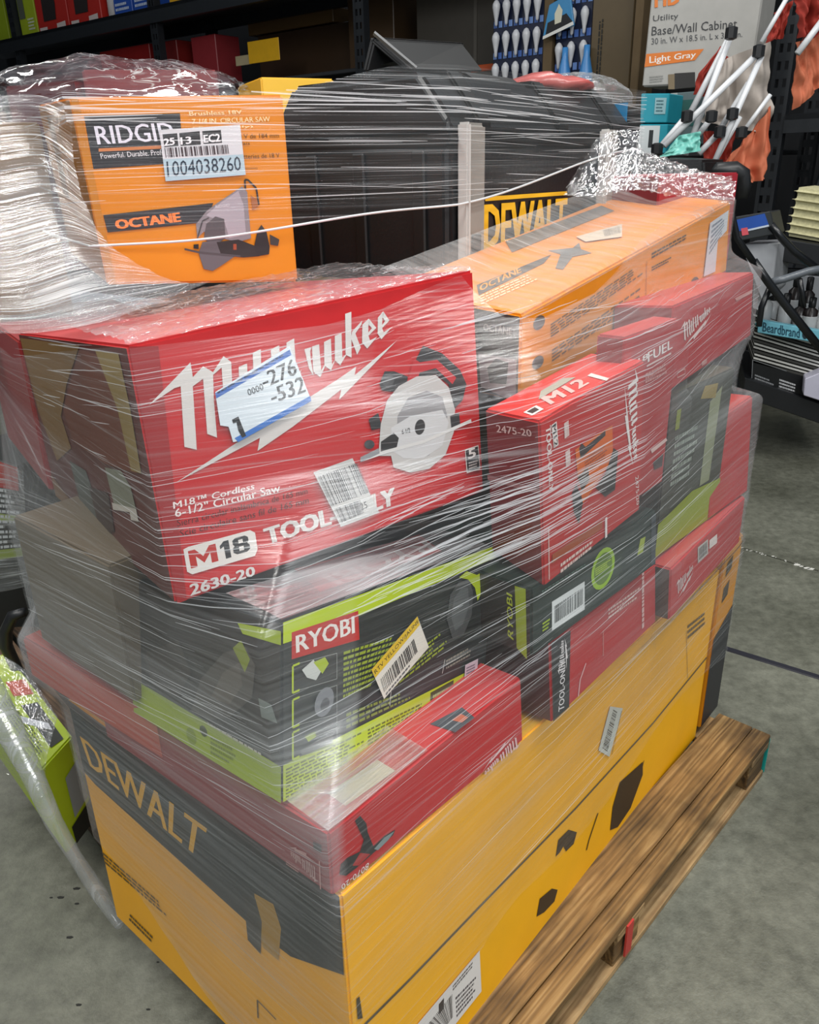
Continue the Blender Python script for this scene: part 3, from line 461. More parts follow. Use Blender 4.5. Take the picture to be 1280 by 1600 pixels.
ci = carton('tool_carton', [(0.2354,1.1203,0.6744),(0.5088,1.4442,0.6732),(-0.0233,1.3396,0.6501),(0.2501,1.6636,0.649),(0.2277,1.1347,0.8284),(0.4971,1.449,0.8086),(-0.0309,1.354,0.8041),(0.2385,1.6683,0.7844)], [RED, '#4c2426', RED, DRED], 'red carton with a black printed end strip, lying on the yellow carton', 'red power tool cartons')
PI_ = BOX[list(BOX)[-1]][1]
art(ci, 'artwork_print', face(PI_, 'R'), [('p', '#1f1f22', [(0.004,0.0159),(0.004,0.985),(0.1585,0.9596),(0.1354,0.004)]),
 ('t', '#d8d4d4', 'TOOL-ONLY', [(0.0936,0.0365),(0.1122,0.6525),(0.076,0.6665),(0.0471,0.0745)], .02), ('m', '#d8d4d4', [[(0.1153,0.4858)][0], [(0.1107,0.9267)][0], [(0.0234,0.5602)][0]]),
 ('l', '#d9a3a3', [(0.2124,0.0256),(0.2313,0.2234),(0.2835,0.3759)], .004), ('l', '#cf8b86', [(0.4436,0.6187),(0.4408,0.2572)], .002),
 ('s', '#dcb0a6', [(0.493,0.7123),(0.8198,0.6653),(0.8202,0.8367),(0.4941,0.8743)], 3), ('s', '#d8b0ac', [(0.8681,0.1233),(0.8697,1.0143),(0.8276,1.0188),(0.8255,0.1201)], 1)])
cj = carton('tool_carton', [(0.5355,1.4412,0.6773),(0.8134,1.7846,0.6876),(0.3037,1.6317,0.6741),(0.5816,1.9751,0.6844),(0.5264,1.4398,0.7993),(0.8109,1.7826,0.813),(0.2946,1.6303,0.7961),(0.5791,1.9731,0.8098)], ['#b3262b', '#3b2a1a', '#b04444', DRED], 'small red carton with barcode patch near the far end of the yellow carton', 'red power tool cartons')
PJ = BOX[list(BOX)[-1]][1]
art(cj, 'artwork_print', face(PJ, 'R'), [('m', '#d9c4c2', [[(0.0706,0.2785)][0], [(0.2869,0.5238)][0], [(0.0571,0.7732)][0]]),
 ('p', '#b7b4ae', [(0.3346,0.5752),(0.474,0.5519),(0.4549,0.8754),(0.3184,0.9157)]), ('b', '#4a4648', [(0.3495,0.6156),(0.4538,0.5956),(0.4393,0.8477),(0.3374,0.8618)]), ('p', '#ddd4ce', [(0.4874,0.622),(0.5981,0.5869),(0.584,0.7897),(0.4755,0.8196)])])
ch = carton('battery_kit_carton', [(0.1902,1.0899,0.8277),(0.475,1.3871,0.8361),(-0.027,1.2966,0.8182),(0.2579,1.5938,0.8266),(0.1862,1.0926,0.9522),(0.4653,1.3886,0.9546),(-0.031,1.2993,0.9426),(0.2482,1.5954,0.945)], ['#1c2a26', '#252422', '#22302c', '#1f2522'], 'flat dark green carton with round lime seal and barcode, under the upright red carton')
PH = BOX[list(BOX)[-1]][1]
art(ch, 'artwork_print', face(PH, 'R'), [('p', '#dfe3e2', [(0.1362,0.1938),(0.1355,0.6265),(0.3768,0.5967),(0.3785,0.1494)]), ('b', '#252a2c', [(0.1542,0.2727),(0.3632,0.254),(0.3622,0.5173),(0.1538,0.5336)]),
 ('o', '#9cc31e', [(0.5251,0.5969),(0.6216,0.6032),(0.5235,0.914)]), ('o', '#5d7d1a', [(0.5251,0.5969),(0.5999,0.6006),(0.5239,0.843)]), ('s', '#b6d13c', [(0.4628,0.5588),(0.5947,0.5448),(0.5886,0.6777),(0.4571,0.6879)], 4),
 ('s', '#a9c22a', [(0.0693,0.2703),(0.1226,0.2637),(0.1224,0.4178),(0.0692,0.4226)], 3), ('p', '#9fae3c', [(0.8212,0.4143),(0.8748,0.4101),(0.8974,0.6473),(0.8493,0.6635)]), ('s', '#5e7a70', [(0.0645,0.8206),(0.4109,0.8089),(0.4107,0.8684),(0.0644,0.8938)], 2), ('p', '#3a4148', [(0.9562,0.0381),(0.996,0.0354),(0.996,0.9443),(0.9506,0.9355)])])
art(ch, 'end_print', face(PH, 'L'), [('p', '#93a526', [(0.8945,0.9648),(0.9639,0.9724),(0.9709,-0.047),(0.9037,0.0642)]), ('t', '#a8b82c', 'RYOBI', [(0.8828,0.1609),(0.8772,0.8146),(0.8396,0.8314),(0.8445,0.2038)], .02)])
cf = carton('inflator_carton', [(0.2076,1.1065,0.9463),(0.4048,1.2914,0.9946),(0.1341,1.1953,0.9702),(0.3314,1.3802,1.0185),(0.1847,1.0762,1.2263),(0.3795,1.2577,1.2682),(0.1152,1.1525,1.2234),(0.31,1.3339,1.2653)], ['#b42424', '#6e1a1e', '#c8332f', DRED], 'upright red carton with orange inflator picture and sideways lettering')
PFc = BOX[list(BOX)[-1]][1]
art(cf, 'artwork_print', face(PFc, 'R'), [('m', '#e6dfdb', [[(0.7866,0.9719)][0], [(0.8949,0.354)][0], [(0.9669,0.9801)][0]]),
 ('t', '#e2d6d2', 'TOOL-ONLY', [(0.0465,0.9479),(0.0668,0.5744),(0.1009,0.5664),(0.0901,0.9453)], .03), ('p', '#ddd4cf', [(0.0956,0.9432),(0.1401,0.9475),(0.1533,0.8096),(0.1137,0.8075)]), ('t', '#1d1d20', 'M12', [(0.1008,0.9342),(0.1195,0.8124),(0.1478,0.8155),(0.1343,0.9391)], .03),
 ('s', '#e0cfc9', [(0.2186,0.6212),(0.2661,0.6236),(0.2419,0.9556),(0.202,0.9527)], 2), ('t', '#e2d6d2', '2475-20', [(0.9273,0.2733),(0.9526,0.0568),(0.9819,0.0607),(0.9636,0.2699)]),
 ('p', '#cf5f12', [(0.303,0.7226),(0.4982,0.7274),(0.6641,0.724),(0.6761,0.5138),(0.4691,0.4004),(0.374,0.3586),(0.3255,0.5467)]), ('p', '#272425', [(0.2701,0.4728),(0.3131,0.5127),(0.3741,0.3627),(0.3358,0.2438),(0.2868,0.3432)]), ('p', '#272425', [(0.5013,0.3978),(0.5983,0.4448),(0.6812,0.5731),(0.7291,0.5324),(0.7024,0.2908),(0.6011,0.2916)]), ('p', '#2a2627', [(0.3388,0.7154),(0.3631,0.7359),(0.3994,0.6981),(0.5931,0.7206),(0.5937,0.689),(0.4056,0.6569),(0.3505,0.6491)]),
 ('p', '#3a2a1c', [(0.3255,0.5467),(0.4242,0.5705),(0.437,0.4766),(0.3618,0.4381)]), ('s', '#9a3f10', [(0.3993,0.5337),(0.6291,0.5463),(0.614,0.6412),(0.3871,0.6336)], 5),
 ('p', '#9b4a28', [(0.0756,0.1194),(0.571,0.0925),(0.5701,0.1506),(0.0774,0.1774)]), ('s', '#ddc2b8', [(0.1514,0.004),(0.5051,0.004),(0.5043,0.0697),(0.1534,0.0849)], 2), ('l', '#e6ddda', [(0.6105,0.1477),(0.6133,0.004)], .006), ('l', '#ddbdb6', [(0.0481,0.3605),(0.0429,0.0312)], .002)])
art(cf, 'end_print', face(PFc, 'L'), [('t', '#c9aaa6', '2475-20', [(0.2271,0.8766),(0.8701,0.9063),(0.8513,0.944),(0.2214,0.9241)], .02), ('p', '#8f5f60', [(0.004,0.5315),(0.9879,0.5881),(0.9904,0.6186),(0.004,0.5686)])])
art(cf, 'top_print', face(PFc, 'T'), [('p', '#d8cfc8', [(0.0541,0.3929),(0.0392,0.2026),(0.1355,0.1984),(0.1622,0.3891)]), ('p', '#2a2426', [(0.0684,0.3657),(0.0601,0.2461),(0.1184,0.2422),(0.1373,0.3608)]), ('t', '#dcaaa4', 'M12', [(0.2109,0.2152),(0.5433,0.198),(0.5912,0.4585),(0.2626,0.5141)], .04), ('p', '#9b9a8c', [(0.2353,0.4933),(0.4087,0.5155),(0.6019,0.5369),(0.5571,0.6876),(0.3413,0.6746)]), ('p', '#e0cdc6', [(0.6437,0.4053),(0.6143,0.0136),(0.6539,0.0389),(0.6872,0.4155)])])
g1 = carton('impact_tool_carton', [(0.345,1.255,1.0),(0.4795,1.4097,1.0),(0.3073,1.2878,1.0),(0.4418,1.4425,1.0),(0.345,1.255,1.305),(0.4795,1.4097,1.305),(0.3073,1.2878,1.305),(0.4418,1.4425,1.305)], ['#a82025', DRED, '#b33a3a', DRED], 'red carton wedged upright between the inflator carton and the dark carton', 'red power tool cartons')
PG = BOX[list(BOX)[-1]][1]
art(g1, 'artwork_print', face(PG, 'R'), [('t', '#e6ddda', 'M18', [(0.0516,0.8174),(0.4296,0.8393),(0.4195,0.872),(0.0433,0.8489)], .02), ('t', '#e6ddda', 'FUEL', [(0.4364,0.8174),(0.8985,0.8418),(0.8789,0.895),(0.4183,0.8756)], .02), ('l', '#d9c0bc', [(0.4187,0.7984),(0.8827,0.8143)], .003),
 ('s', '#c98d88', [(0.4259,0.6977),(0.9501,0.7017),(0.9212,0.7801),(0.4055,0.7647)], 3), ('p', '#d8b9b3', [(0.6548,0.2769),(0.9634,0.2939),(0.9984,0.2716),(0.6899,0.2467)]), ('p', '#2c2224', [(0.7365,0.1819),(0.9422,0.2002),(0.9436,0.1175),(0.7811,0.1245)])])
g2 = carton('impact_tool_carton', [(0.4869,1.443,1.1671),(0.8458,1.9621,1.162),(0.3964,1.5052,1.1612),(0.7553,2.0242,1.1561),(0.48,1.4495,1.3204),(0.8351,1.9698,1.3124),(0.3894,1.5117,1.3144),(0.7446,2.0319,1.3065)], ['#ab2328', DRED, '#b8413d', DRED], 'long red carton at the upper right end under the orange carton', 'red power tool cartons')
PG2 = BOX[list(BOX)[-1]][1]
art(g2, 'artwork_print', face(PG2, 'R'), [('m', '#dcc6c2', [[(0.0822,0.448)][0], [(0.415,0.6842)][0], [(0.067,0.8462)][0]]), ('l', '#cf9c96', [(0.0633,0.1104),(0.1406,0.0948),(0.1381,0.1614),(0.061,0.1753),(0.0633,0.1104)], .002), ('p', '#c98f8a', [(0.7164,0.7373),(0.9821,0.7435),(0.9853,0.6829),(0.7373,0.6901)]), ('p', '#b9837e', [(0.3224,0.0493),(0.3821,0.046),(0.3794,0.1089),(0.3198,0.1111)])])
cl = carton('garden_tool_carton', [(0.5,1.47,0.81),(0.7046,1.6894,0.81),(0.3098,1.6473,0.81),(0.5144,1.8667,0.81),(0.5,1.47,1.15),(0.7046,1.6894,1.15),(0.3098,1.6473,1.15),(0.5144,1.8667,1.15)], ['#3a3a31', '#33322b', '#4a4a3a', '#33322b'], 'dark olive carton with lime green lower part, behind the upright red carton')
PL = BOX[list(BOX)[-1]][1]
art(cl, 'artwork_print', face(PL, 'R'), [('p', '#8c9a24', [(0, 0), (1, 0), (1, .26), (.5, .30), (.0, .22)]), ('p', '#8a8f70', [(.62, .3), (.78, .3), (.8, .92), (.62, .85)]), ('s', '#8d968a', [(.12, .42), (.5, .42), (.5, .75), (.12, .75)], 7), ('p', '#7f8a2c', [(.1, .78), (.16, .78), (.16, .9), (.1, .9)]), ('p', '#8f7a38', [(.45, .9), (.7, .86), (.72, .95), (.5, .97)])])
ck = carton('tool_carton', [(0.6749,1.6512,0.8118),(0.8218,1.8,0.8175),(0.5188,1.8057,0.7996),(0.6657,1.9545,0.8053),(0.6541,1.6507,1.0378),(0.8028,1.8032,1.0558),(0.498,1.8052,1.0256),(0.6467,1.9577,1.0436)], ['#b0262a', DRED, '#c8382f', DRED], 'red carton standing at the far right edge of the load above the aisle', 'red power tool cartons')
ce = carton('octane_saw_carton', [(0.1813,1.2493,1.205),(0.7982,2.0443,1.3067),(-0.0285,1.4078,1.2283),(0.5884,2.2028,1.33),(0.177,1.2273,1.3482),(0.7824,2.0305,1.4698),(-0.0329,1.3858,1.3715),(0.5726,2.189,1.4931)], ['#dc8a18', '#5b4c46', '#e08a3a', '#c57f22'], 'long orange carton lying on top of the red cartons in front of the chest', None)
ce.name = 'reciprocating_saw_carton'
PE = BOX[list(BOX)[-1]][1]
art(ce, 'artwork_print', face(PE, 'R'), [('o', '#5d5a55', [(0.0557,0.8098),(0.0748,0.802),(0.0551,0.8888)]), ('o', '#5d5a55', [(0.0552,0.3591),(0.0745,0.3479),(0.0546,0.4349)]),
 ('s', '#6b4512', [(0.0965,0.5564),(0.476,0.6787),(0.4722,0.8431),(0.0948,0.728)], 5), ('s', '#6b4512', [(0.1039,0.2553),(0.4675,0.3497),(0.4635,0.5362),(0.1023,0.4181)], 4), ('s', '#4c3512', [(0.5147,0.8078),(0.7685,0.8122),(0.7661,0.8909),(0.5125,0.8982)], 2), ('s', '#4c3512', [(0.5185,0.6493),(0.636,0.6345),(0.6342,0.7036),(0.5169,0.7164)], 2),
 ('p', '#7d6a48', [(0.5117,0.0932),(0.5689,0.2242),(0.6078,0.0601)]), ('o', '#6b5a40', [(0.6532,0.1222),(0.6756,0.1151),(0.6515,0.1859)]), ('o', '#55504a', [(0.7761,0.1401),(0.8009,0.133),(0.774,0.2146)]), ('l', '#b06a14', [(0.4886,0.8202),(0.4994,0.0623)], .002)])
art(ce, 'top_print', face(PE, 'T'), [('p', '#55504c', [(0.0489,0.4062),(0.2764,0.4181),(0.3404,0.4866),(0.0963,0.5339)]), ('t', '#d8923c', 'OCTANE', [(0.0679,0.4423),(0.2036,0.4379),(0.2312,0.5123),(0.0991,0.5164)], .03),
 ('p', '#6f6a66', [(0.2562,0.2896),(0.3489,0.432),(0.3625,0.5619),(0.4042,0.4408),(0.4473,0.4694),(0.4032,0.3721),(0.387,0.2571),(0.3435,0.3261),(0.2556,0.231)]), ('s', '#f0c79a', [(0.0054,0.2845),(0.1951,0.2527),(0.2325,0.3773),(0.0499,0.3995)], 4), ('p', '#6b6662', [(0.3153,0.7578),(0.761,0.717),(0.8002,0.9054),(0.3839,0.9651)])])
art(ce, 'end_print', face(PE, 'L'), [('p', '#3f3732', [(0.6969,0.9763),(0.9922,0.9565),(0.9762,0.5136),(0.7083,0.5029)]), ('t', '#8a7f78', 'OCTANE', [(0.7455,0.7499),(0.9391,0.7581),(0.9383,0.8422),(0.7456,0.8287)], .02), ('p', '#9b8585', [(0.7081,0.4731),(0.9764,0.4991),(0.9732,0.0035),(0.7252,0.0832)]), ('p', '#4f4744', [(0.7721,0.3246),(0.8309,0.4592),(0.92,0.4486),(0.9087,0.1902),(0.7905,0.1567)])])
art(ce, 'shipping_label', face(PE, 'R'), [('p', '#c9cdd2', [(0.8296,0.1482),(0.8501,0.8632),(0.9797,0.8979),(0.975,0.6191),(0.9127,0.5559),(0.9087,0.117)]), ('s', '#6c7686', [(0.856,0.4016),(0.9556,0.6407),(0.9578,0.8505),(0.8641,0.8304)], 6)], .003)
art(ce, 'top_label', face(PE, 'T'), [('p', '#c8b6a2', [(0.4828,0.5622),(0.6354,0.4386),(0.5284,0.2618),(0.4536,0.4285)]), ('b', '#6f6158', [(0.5114,0.3741),(0.5579,0.3211),(0.6104,0.419),(0.561,0.4763)])], .003)
g3 = carton('bagged_carton', [(0.6,2.0,1.17),(0.897,2.297,1.17),(0.3879,2.2121,1.17),(0.6849,2.5091,1.17),(0.6,2.0,1.53),(0.897,2.297,1.53),(0.3879,2.2121,1.53),(0.6849,2.5091,1.53)], ['#9c2a34', '#6a2028', '#a84a50', DRED], 'red carton under crumpled clear plastic behind the long orange carton')
g4 = carton('plain_carton', [(0.6,2.01,0.69),(0.8828,2.2928,0.69),(0.402,2.208,0.69),(0.6849,2.4908,0.69),(0.6,2.01,1.165),(0.8828,2.2928,1.165),(0.402,2.208,1.165),(0.6849,2.4908,1.165)], ['#6a5638', '#6a5638', '#6a5638', '#6a5638'], 'plain brown carton under the film-covered red one at the back of the load')
cp = carton('tool_kit_carton', [(0.775,1.765,0.14),(0.8537,1.8556,0.14),(0.3222,2.1586,0.14),(0.4009,2.2492,0.14),(0.775,1.765,0.68),(0.8537,1.8556,0.68),(0.3222,2.1586,0.68),(0.4009,2.2492,0.68)], ['#cf8a14', '#c08014', '#c68a1c', '#b87c14'], 'second yellow and black carton at the far end of the pallet')
PP = BOX[list(BOX)[-1]][1]
art(cp, 'artwork_print', face(PP, 'R'), [('p', '#24252a', [(0.01, .01), (.99, .01), (.99, .62), (.01, .52)]), ('p', '#3b2c14', [(.2, .70), (.5, .72), (.5, .80), (.2, .78)]), ('p', '#3b2c14', [(.2, .84), (.5, .86), (.5, .93), (.2, .91)])])
s1 = carton('plain_carton', [(-0.435,1.035,0.8),(-0.271,1.2237,0.8),(-0.6614,1.2318,0.8),(-0.4974,1.4205,0.8),(-0.435,1.035,1.04),(-0.271,1.2237,1.04),(-0.6614,1.2318,1.04),(-0.4974,1.4205,1.04)], ['#5a4e3c', '#645a4a', '#5a5040', '#5a4e3c'], 'dull brown carton at the left of the load behind the black and green carton')
s2 = carton('tool_carton', [(-0.4,1.02,0.7),(-0.2461,1.217,0.7),(-0.7152,1.2663,0.7),(-0.5613,1.4633,0.7),(-0.4,1.02,0.785),(-0.2461,1.217,0.785),(-0.7152,1.2663,0.785),(-0.5613,1.4633,0.785)], ['#8c2a20', '#b5442c', '#a0392a', DRED], 'flat orange-red carton under the dull brown one at the left edge', None)
s4 = carton('tool_carton', [(-0.72,1.5,0.98),(-0.4713,1.6678,0.98),(-0.9716,1.8731,0.98),(-0.7229,2.0408,0.98),(-0.72,1.5,1.28),(-0.4713,1.6678,1.28),(-0.9716,1.8731,1.28),(-0.7229,2.0408,1.28)], ['#8c2a2a', '#8c3a3c', '#a04448', DRED], 'dark red carton at the upper left behind the big red saw carton')
fi = carton('plain_carton', [(0.02,1.42,0.69),(0.4268,1.8879,0.69),(-0.2819,1.6824,0.69),(0.1249,2.1503,0.69),(0.02,1.42,1.345),(0.4268,1.8879,1.345),(-0.2819,1.6824,1.345),(0.1249,2.1503,1.345)], ['#7d6747', '#7d6747', '#7d6747', '#7d6747'], 'large plain brown carton in the middle of the load under the black chest')
rd = carton('tool_carton', [(-0.645,1.86,1.36),(-0.383,1.9253,1.36),(-0.6934,2.0541,1.36),(-0.4314,2.1194,1.36),(-0.645,1.86,1.76),(-0.383,1.9253,1.76),(-0.6934,2.0541,1.76),(-0.4314,2.1194,1.76)], ['#7c2a2e', '#6a2226', '#8a3034', DRED], 'dark red carton on top of the load behind the tall orange carton, under clear film')
re_ = carton('tool_carton', [(-0.86,1.98,1.36),(-0.6787,1.8955,1.36),(-0.7755,2.1613,1.36),(-0.5942,2.0767,1.36),(-0.86,1.98,1.745),(-0.6787,1.8955,1.745),(-0.7755,2.1613,1.745),(-0.5942,2.0767,1.745)], ['#5b2326', '#5b2326', '#6a2a2e', DRED], 'small maroon carton at the top left under the ballooning film')
kl = carton('plain_carton', [(-0.955,1.67,1.29),(-0.7139,1.7674,1.29),(-1.0674,1.9482,1.29),(-0.8263,2.0456,1.29),(-0.955,1.67,1.66),(-0.7139,1.7674,1.66),(-1.0674,1.9482,1.66),(-0.8263,2.0456,1.66)], ['#6e5330', '#64492a', '#7a5c34', '#64492a'], 'brown carton at the top left under the gathered white film')
yt = carton('tool_carton', [(-0.3,1.98,1.36),(-0.1459,2.0518,1.36),(-0.3845,2.1613,1.36),(-0.2305,2.2331,1.36),(-0.3,1.98,1.75),(-0.1459,2.0518,1.75),(-0.3845,2.1613,1.75),(-0.2305,2.2331,1.75)], ['#e0b030', '#c99a28', '#e8bc3c', '#c99a28'], 'yellow carton peeping out between the orange carton and the black chest')

# ------------------------------------------------------------------ the black tool chest
TY = math.radians(51); te = V3(math.cos(TY), math.sin(TY), 0); tg = V3(-te.y, te.x, 0); TZ = V3(0, 0, 1)
t0 = V3(.087, 1.594, 1.347); TL_ = .79; TW = .45
ches = empty('tool_chest', t0 + te * TL_ / 2 + tg * TW / 2); tag(ches, 'large black plastic tool chest with yellow lettering on top of the load', 'tool box')
mblk = mat('black_plastic', '#17181a', .38, var=.15, bump=.15, bscale=120); mblk2 = mat('black_plastic_dark', '#0e0f10', .45); mlat = mat('grey_latch_plastic', '#8a857f', .35); myel = mat('yellow_letters', '#e7b01c', .45)
def tp(a, b, z): return t0 + te * a + tg * b + TZ * z - ches.location
m = MB(); m.prism([tp(0, 0, 0), tp(0, 0, .255), tp(0, TW, .255), tp(0, TW, 0)], te * TL_); m.bev('chest_body', mblk, ches, .014, 3)
m = MB(); m.prism([tp(.004, .0, .262), tp(.004, .0, .292), tp(.004, .07, .372), tp(.004, TW - .05, .372), tp(.004, TW, .31), tp(.004, TW, .262)], te * (TL_ - .008)); lid = m.bev('lid', mblk, ches, .012, 3)
for a in (.09, .40, .66):
    m = MB(); m.prism([tp(a, -.006, .268), tp(a, -.006, .294), tp(a, .066, .379), tp(a, .30, .379), tp(a, .30, .36), tp(a, .06, .35)], te * .045); m.bev('lid_rib', mblk2, ches, .004, 2)
m = MB(); m.box(tp(-.004, -.007, .252), te * (TL_ + .008), tg * (TW + .012), (0, 0, .012)); m.bev('lid_seam', mblk2, ches, .003, 2)
for a in (.028, .60):
    m = MB(); m.box(tp(a, -.020, .03), te * .070, tg * .018, (0, 0, .255)); lt = m.bev('latch', mlat, ches, .007, 3)
    m = MB(); m.box(tp(a - .006, -.030, .035), te * .012, tg * .026, (0, 0, .25)); m.bev('latch_rail', mat('latch_edge', '#b8b6b3', .3), lt, .004, 2)
    m = MB(); m.box(tp(a + .02, -.024, .06), te * .03, tg * .008, (0, 0, .03)); m.bev('latch_slot', mblk2, lt, .002, 1)
lq = [tp(.12, -.0022, .05), tp(.455, -.0022, .05), tp(.455, -.0022, .155), tp(.12, -.0022, .155)]
me_items = [('l', '#e7b01c', [(.0, .97), (1, .97)], .008), ('t', '#e7b01c', 'DEWALT', [(0, .08), (1, .08), (1, .86), (0, .86)], .04)]
art(ches, 'yellow_lettering', lq, me_items)
for k, a in enumerate((.05, .2, .33)):      # end wall ribs
    m = MB(); m.box(tp(-.008, a, .02), te * .01, tg * .03, (0, 0, .22)); m.bev('end_rib', mblk2, ches, .003, 1)
m = MB(); m.prism([tp(.30 + .0, .13, .372), tp(.30, .18, .400), tp(.30, .26, .400), tp(.30, .31, .372)], te * .2); m.bev('lid_grip', mblk2, ches, .005, 2)
m = MB(); m.box(tp(TL_ - .004, .02, .30), te * .006, tg * .10, (0, 0, .05)); m.obj('blue_glint', mat('blue_glint', '#1c6f9c', .3), ches)  # thin blue plate standing for a glint on the chest end

m = MB(); m.lathe(t0 + te * .60 + tg * .14 + TZ * .373, [(.09, 0), (.115, .008), (.10, .022), (.06, .03), (.02, .034)], seg=28); m.v = [tuple(Vector(v) + Vector((1, 1, .7)) * .022 * noise.noise(Vector(v) * 22)) for v in m.v]; o = m.obj('red_pouch', mat('red_pouch', '#a5504c', .3, var=.4), None, True); tag(o, 'small crumpled red packet lying on the chest lid under film', 'packet')
# black folded cover lying behind the chest lid
cv = [Vector(q) for q in [(-0.089,2.25,1.783),(-0.066,2.25,1.859),(0.025,2.25,1.783),(0.133,2.42,1.795),(0.17,2.42,1.863),(0.209,2.42,1.835),(0.23,2.42,1.793)]]
m = MB(); th = V3(.0, .012, -.012)
m.hexa([cv[0], cv[3] + V3(-.02, .05, 0), cv[0] + V3(.012, .0, 0), cv[3] + V3(-.008, .05, 0), cv[1], cv[4], cv[1] + V3(.012, 0, -.004), cv[4] + V3(.012, 0, -.004)])
m.hexa([cv[2], cv[6], cv[2] + V3(-.012, 0, 0), cv[6] + V3(-.012, 0, 0), cv[1], cv[4], cv[1] + V3(0, 0, -.014), cv[4] + V3(0, 0, -.014)])
cov = empty('folded_cover', cv[0] - V3(0, 0, 0)); cov.location = (cv[0] + cv[2]) / 2; tag(cov, 'black folded plastic cover standing up behind the black tool chest', 'cover')
for o in (m.bev('cover_panel', mblk2, None, .004, 2),): o.parent = cov; o.matrix_parent_inverse = Matrix.Translation(-cov.location)
m = MB(); m.tube([cv[2] + V3(.02, 0, .004), cv[1] + V3(.01, 0, .006)], .006, 6); o = m.obj('cover_rim', mat('grey_rim', '#4a4c4e', .4), cov); o.matrix_parent_inverse = Matrix.Translation(-cov.location)

# ------------------------------------------------------------------ stretch film
def film_mat(name, haze=.5, streak=.6, su=1.2, sv=150, lo=.56, hi=.70, gl=.10, rough=.16, bump=.5, tint=(.60, .63, .64), crink=0):
    m = bpy.data.materials.new(name); m.use_nodes = True; nt = m.node_tree; N = nt.nodes; L = nt.links
    N.remove(N['Principled BSDF']); out = N['Material Output']
    uv = N.new('ShaderNodeUVMap'); uv.uv_map = 'UVMap'; at = N.new('ShaderNodeAttribute'); at.attribute_name = 'haze'
    def nz(sx, sy, det=3, off=0):
        mp = N.new('ShaderNodeMapping'); mp.inputs['Scale'].default_value = (sx, sy, 1); mp.inputs['Location'].default_value = (off, off * 1.7, 0); L.new(uv.outputs[0], mp.inputs[0])
        n = N.new('ShaderNodeTexNoise'); n.inputs['Scale'].default_value = 1; n.inputs['Detail'].default_value = det; L.new(mp.outputs[0], n.inputs['Vector']); return n
    def ramp(src, a, b, c0=0, c1=1):
        r = N.new('ShaderNodeMapRange'); r.inputs[1].default_value = a; r.inputs[2].default_value = b; r.inputs[3].default_value = c0; r.inputs[4].default_value = c1; L.new(src, r.inputs[0]); return r.outputs[0]
    def mth(op, a, b):
        n = N.new('ShaderNodeMath'); n.operation = op; n.use_clamp = True
        for i, x in enumerate((a, b)):
            if isinstance(x, (int, float)): n.inputs[i].default_value = x
            else: L.new(x, n.inputs[i])
        return n.outputs[0]
    def mth_s(a, b):
        n = N.new('ShaderNodeMath'); n.operation = 'SUBTRACT'; L.new(a, n.inputs[0]); n.inputs[1].default_value = b; return n.outputs[0]
    s1 = nz(su, sv, 3); s2 = nz(su * 2.6, sv * 2.4, 2, 5); bg = nz(2.2, 5, 4, 9); patch = nz(1.3, 3.5, 3, 3)
    st = mth('MULTIPLY', mth('MAXIMUM', ramp(s1.outputs[0], lo, hi), mth('MULTIPLY', ramp(s2.outputs[0], .58, .72), .7)), ramp(patch.outputs[0], .34, .62, .15, 1))
    hz = mth('MULTIPLY', at.outputs['Fac'], ramp(bg.outputs[0], .25, .75, haze * .55, haze * 1.45))
    fine = mth('MULTIPLY', ramp(s1.outputs[0], .35, .7, .55, 1.35), hz)
    fac = mth('MAXIMUM', fine, mth('MULTIPLY', st, streak))
    if crink:
        n5 = nz(crink, crink, 3, 2); n5.inputs['Distortion'].default_value = .8
        df_ = mth('ABSOLUTE', mth_s(n5.outputs[0], .5), 0)
        ck = mth('MULTIPLY', ramp(df_, .0, .022, .85, 0), ramp(patch.outputs[0], .42, .6))
        fac = mth('MAXIMUM', fac, ck)
    tr = N.new('ShaderNodeBsdfTransparent'); df = N.new('ShaderNodeBsdfDiffuse'); df.inputs[0].default_value = (*tint, 1)
    tl = N.new('ShaderNodeBsdfTranslucent'); tl.inputs[0].default_value = (*tint, 1)
    g = N.new('ShaderNodeBsdfGlossy'); g.inputs['Roughness'].default_value = rough; g.inputs[0].default_value = (1, 1, 1, 1)
    bp = N.new('ShaderNodeBump'); bp.inputs['Strength'].default_value = bump; bp.inputs['Distance'].default_value = .004
    L.new(mth('ADD', mth('MULTIPLY', s1.outputs[0], .6), mth('MULTIPLY', bg.outputs[0], .5)), bp.inputs['Height']); L.new(bp.outputs[0], g.inputs['Normal'])
    a = N.new('ShaderNodeMixShader'); a.inputs[0].default_value = .35; L.new(df.outputs[0], a.inputs[1]); L.new(tl.outputs[0], a.inputs[2])
    b = N.new('ShaderNodeMixShader'); L.new(fac, b.inputs[0]); L.new(tr.outputs[0], b.inputs[1]); L.new(a.outputs[0], b.inputs[2])
    c = N.new('ShaderNodeMixShader'); L.new(ramp(s1.outputs[0], .3, .75, gl * .4, gl * 2.0), c.inputs[0]); L.new(b.outputs[0], c.inputs[1]); L.new(g.outputs[0], c.inputs[2])
    L.new(c.outputs[0], out.inputs['Surface']); return m
def uvmesh(name, V, F, UV, HZ, m, parent):
    o = obj(name, (V, F), m, parent, True); me = o.data
    ul = me.uv_layers.new(name='UVMap'); at = me.attributes.new('haze', 'FLOAT', 'POINT'); at.data.foreach_set('value', HZ)
    vi = np.empty(len(me.loops), dtype=np.int32); me.loops.foreach_get('vertex_index', vi)
    ul.data.foreach_set('uv', np.array(UV)[vi].ravel()); return o
CEN = Vector((.05, 1.45, 0))
load = []
for nme, (o, P) in BOX.items():
    zs = [c[2] for c in P]; load.append(([Vector(c) for c in P], min(zs), max(zs)))
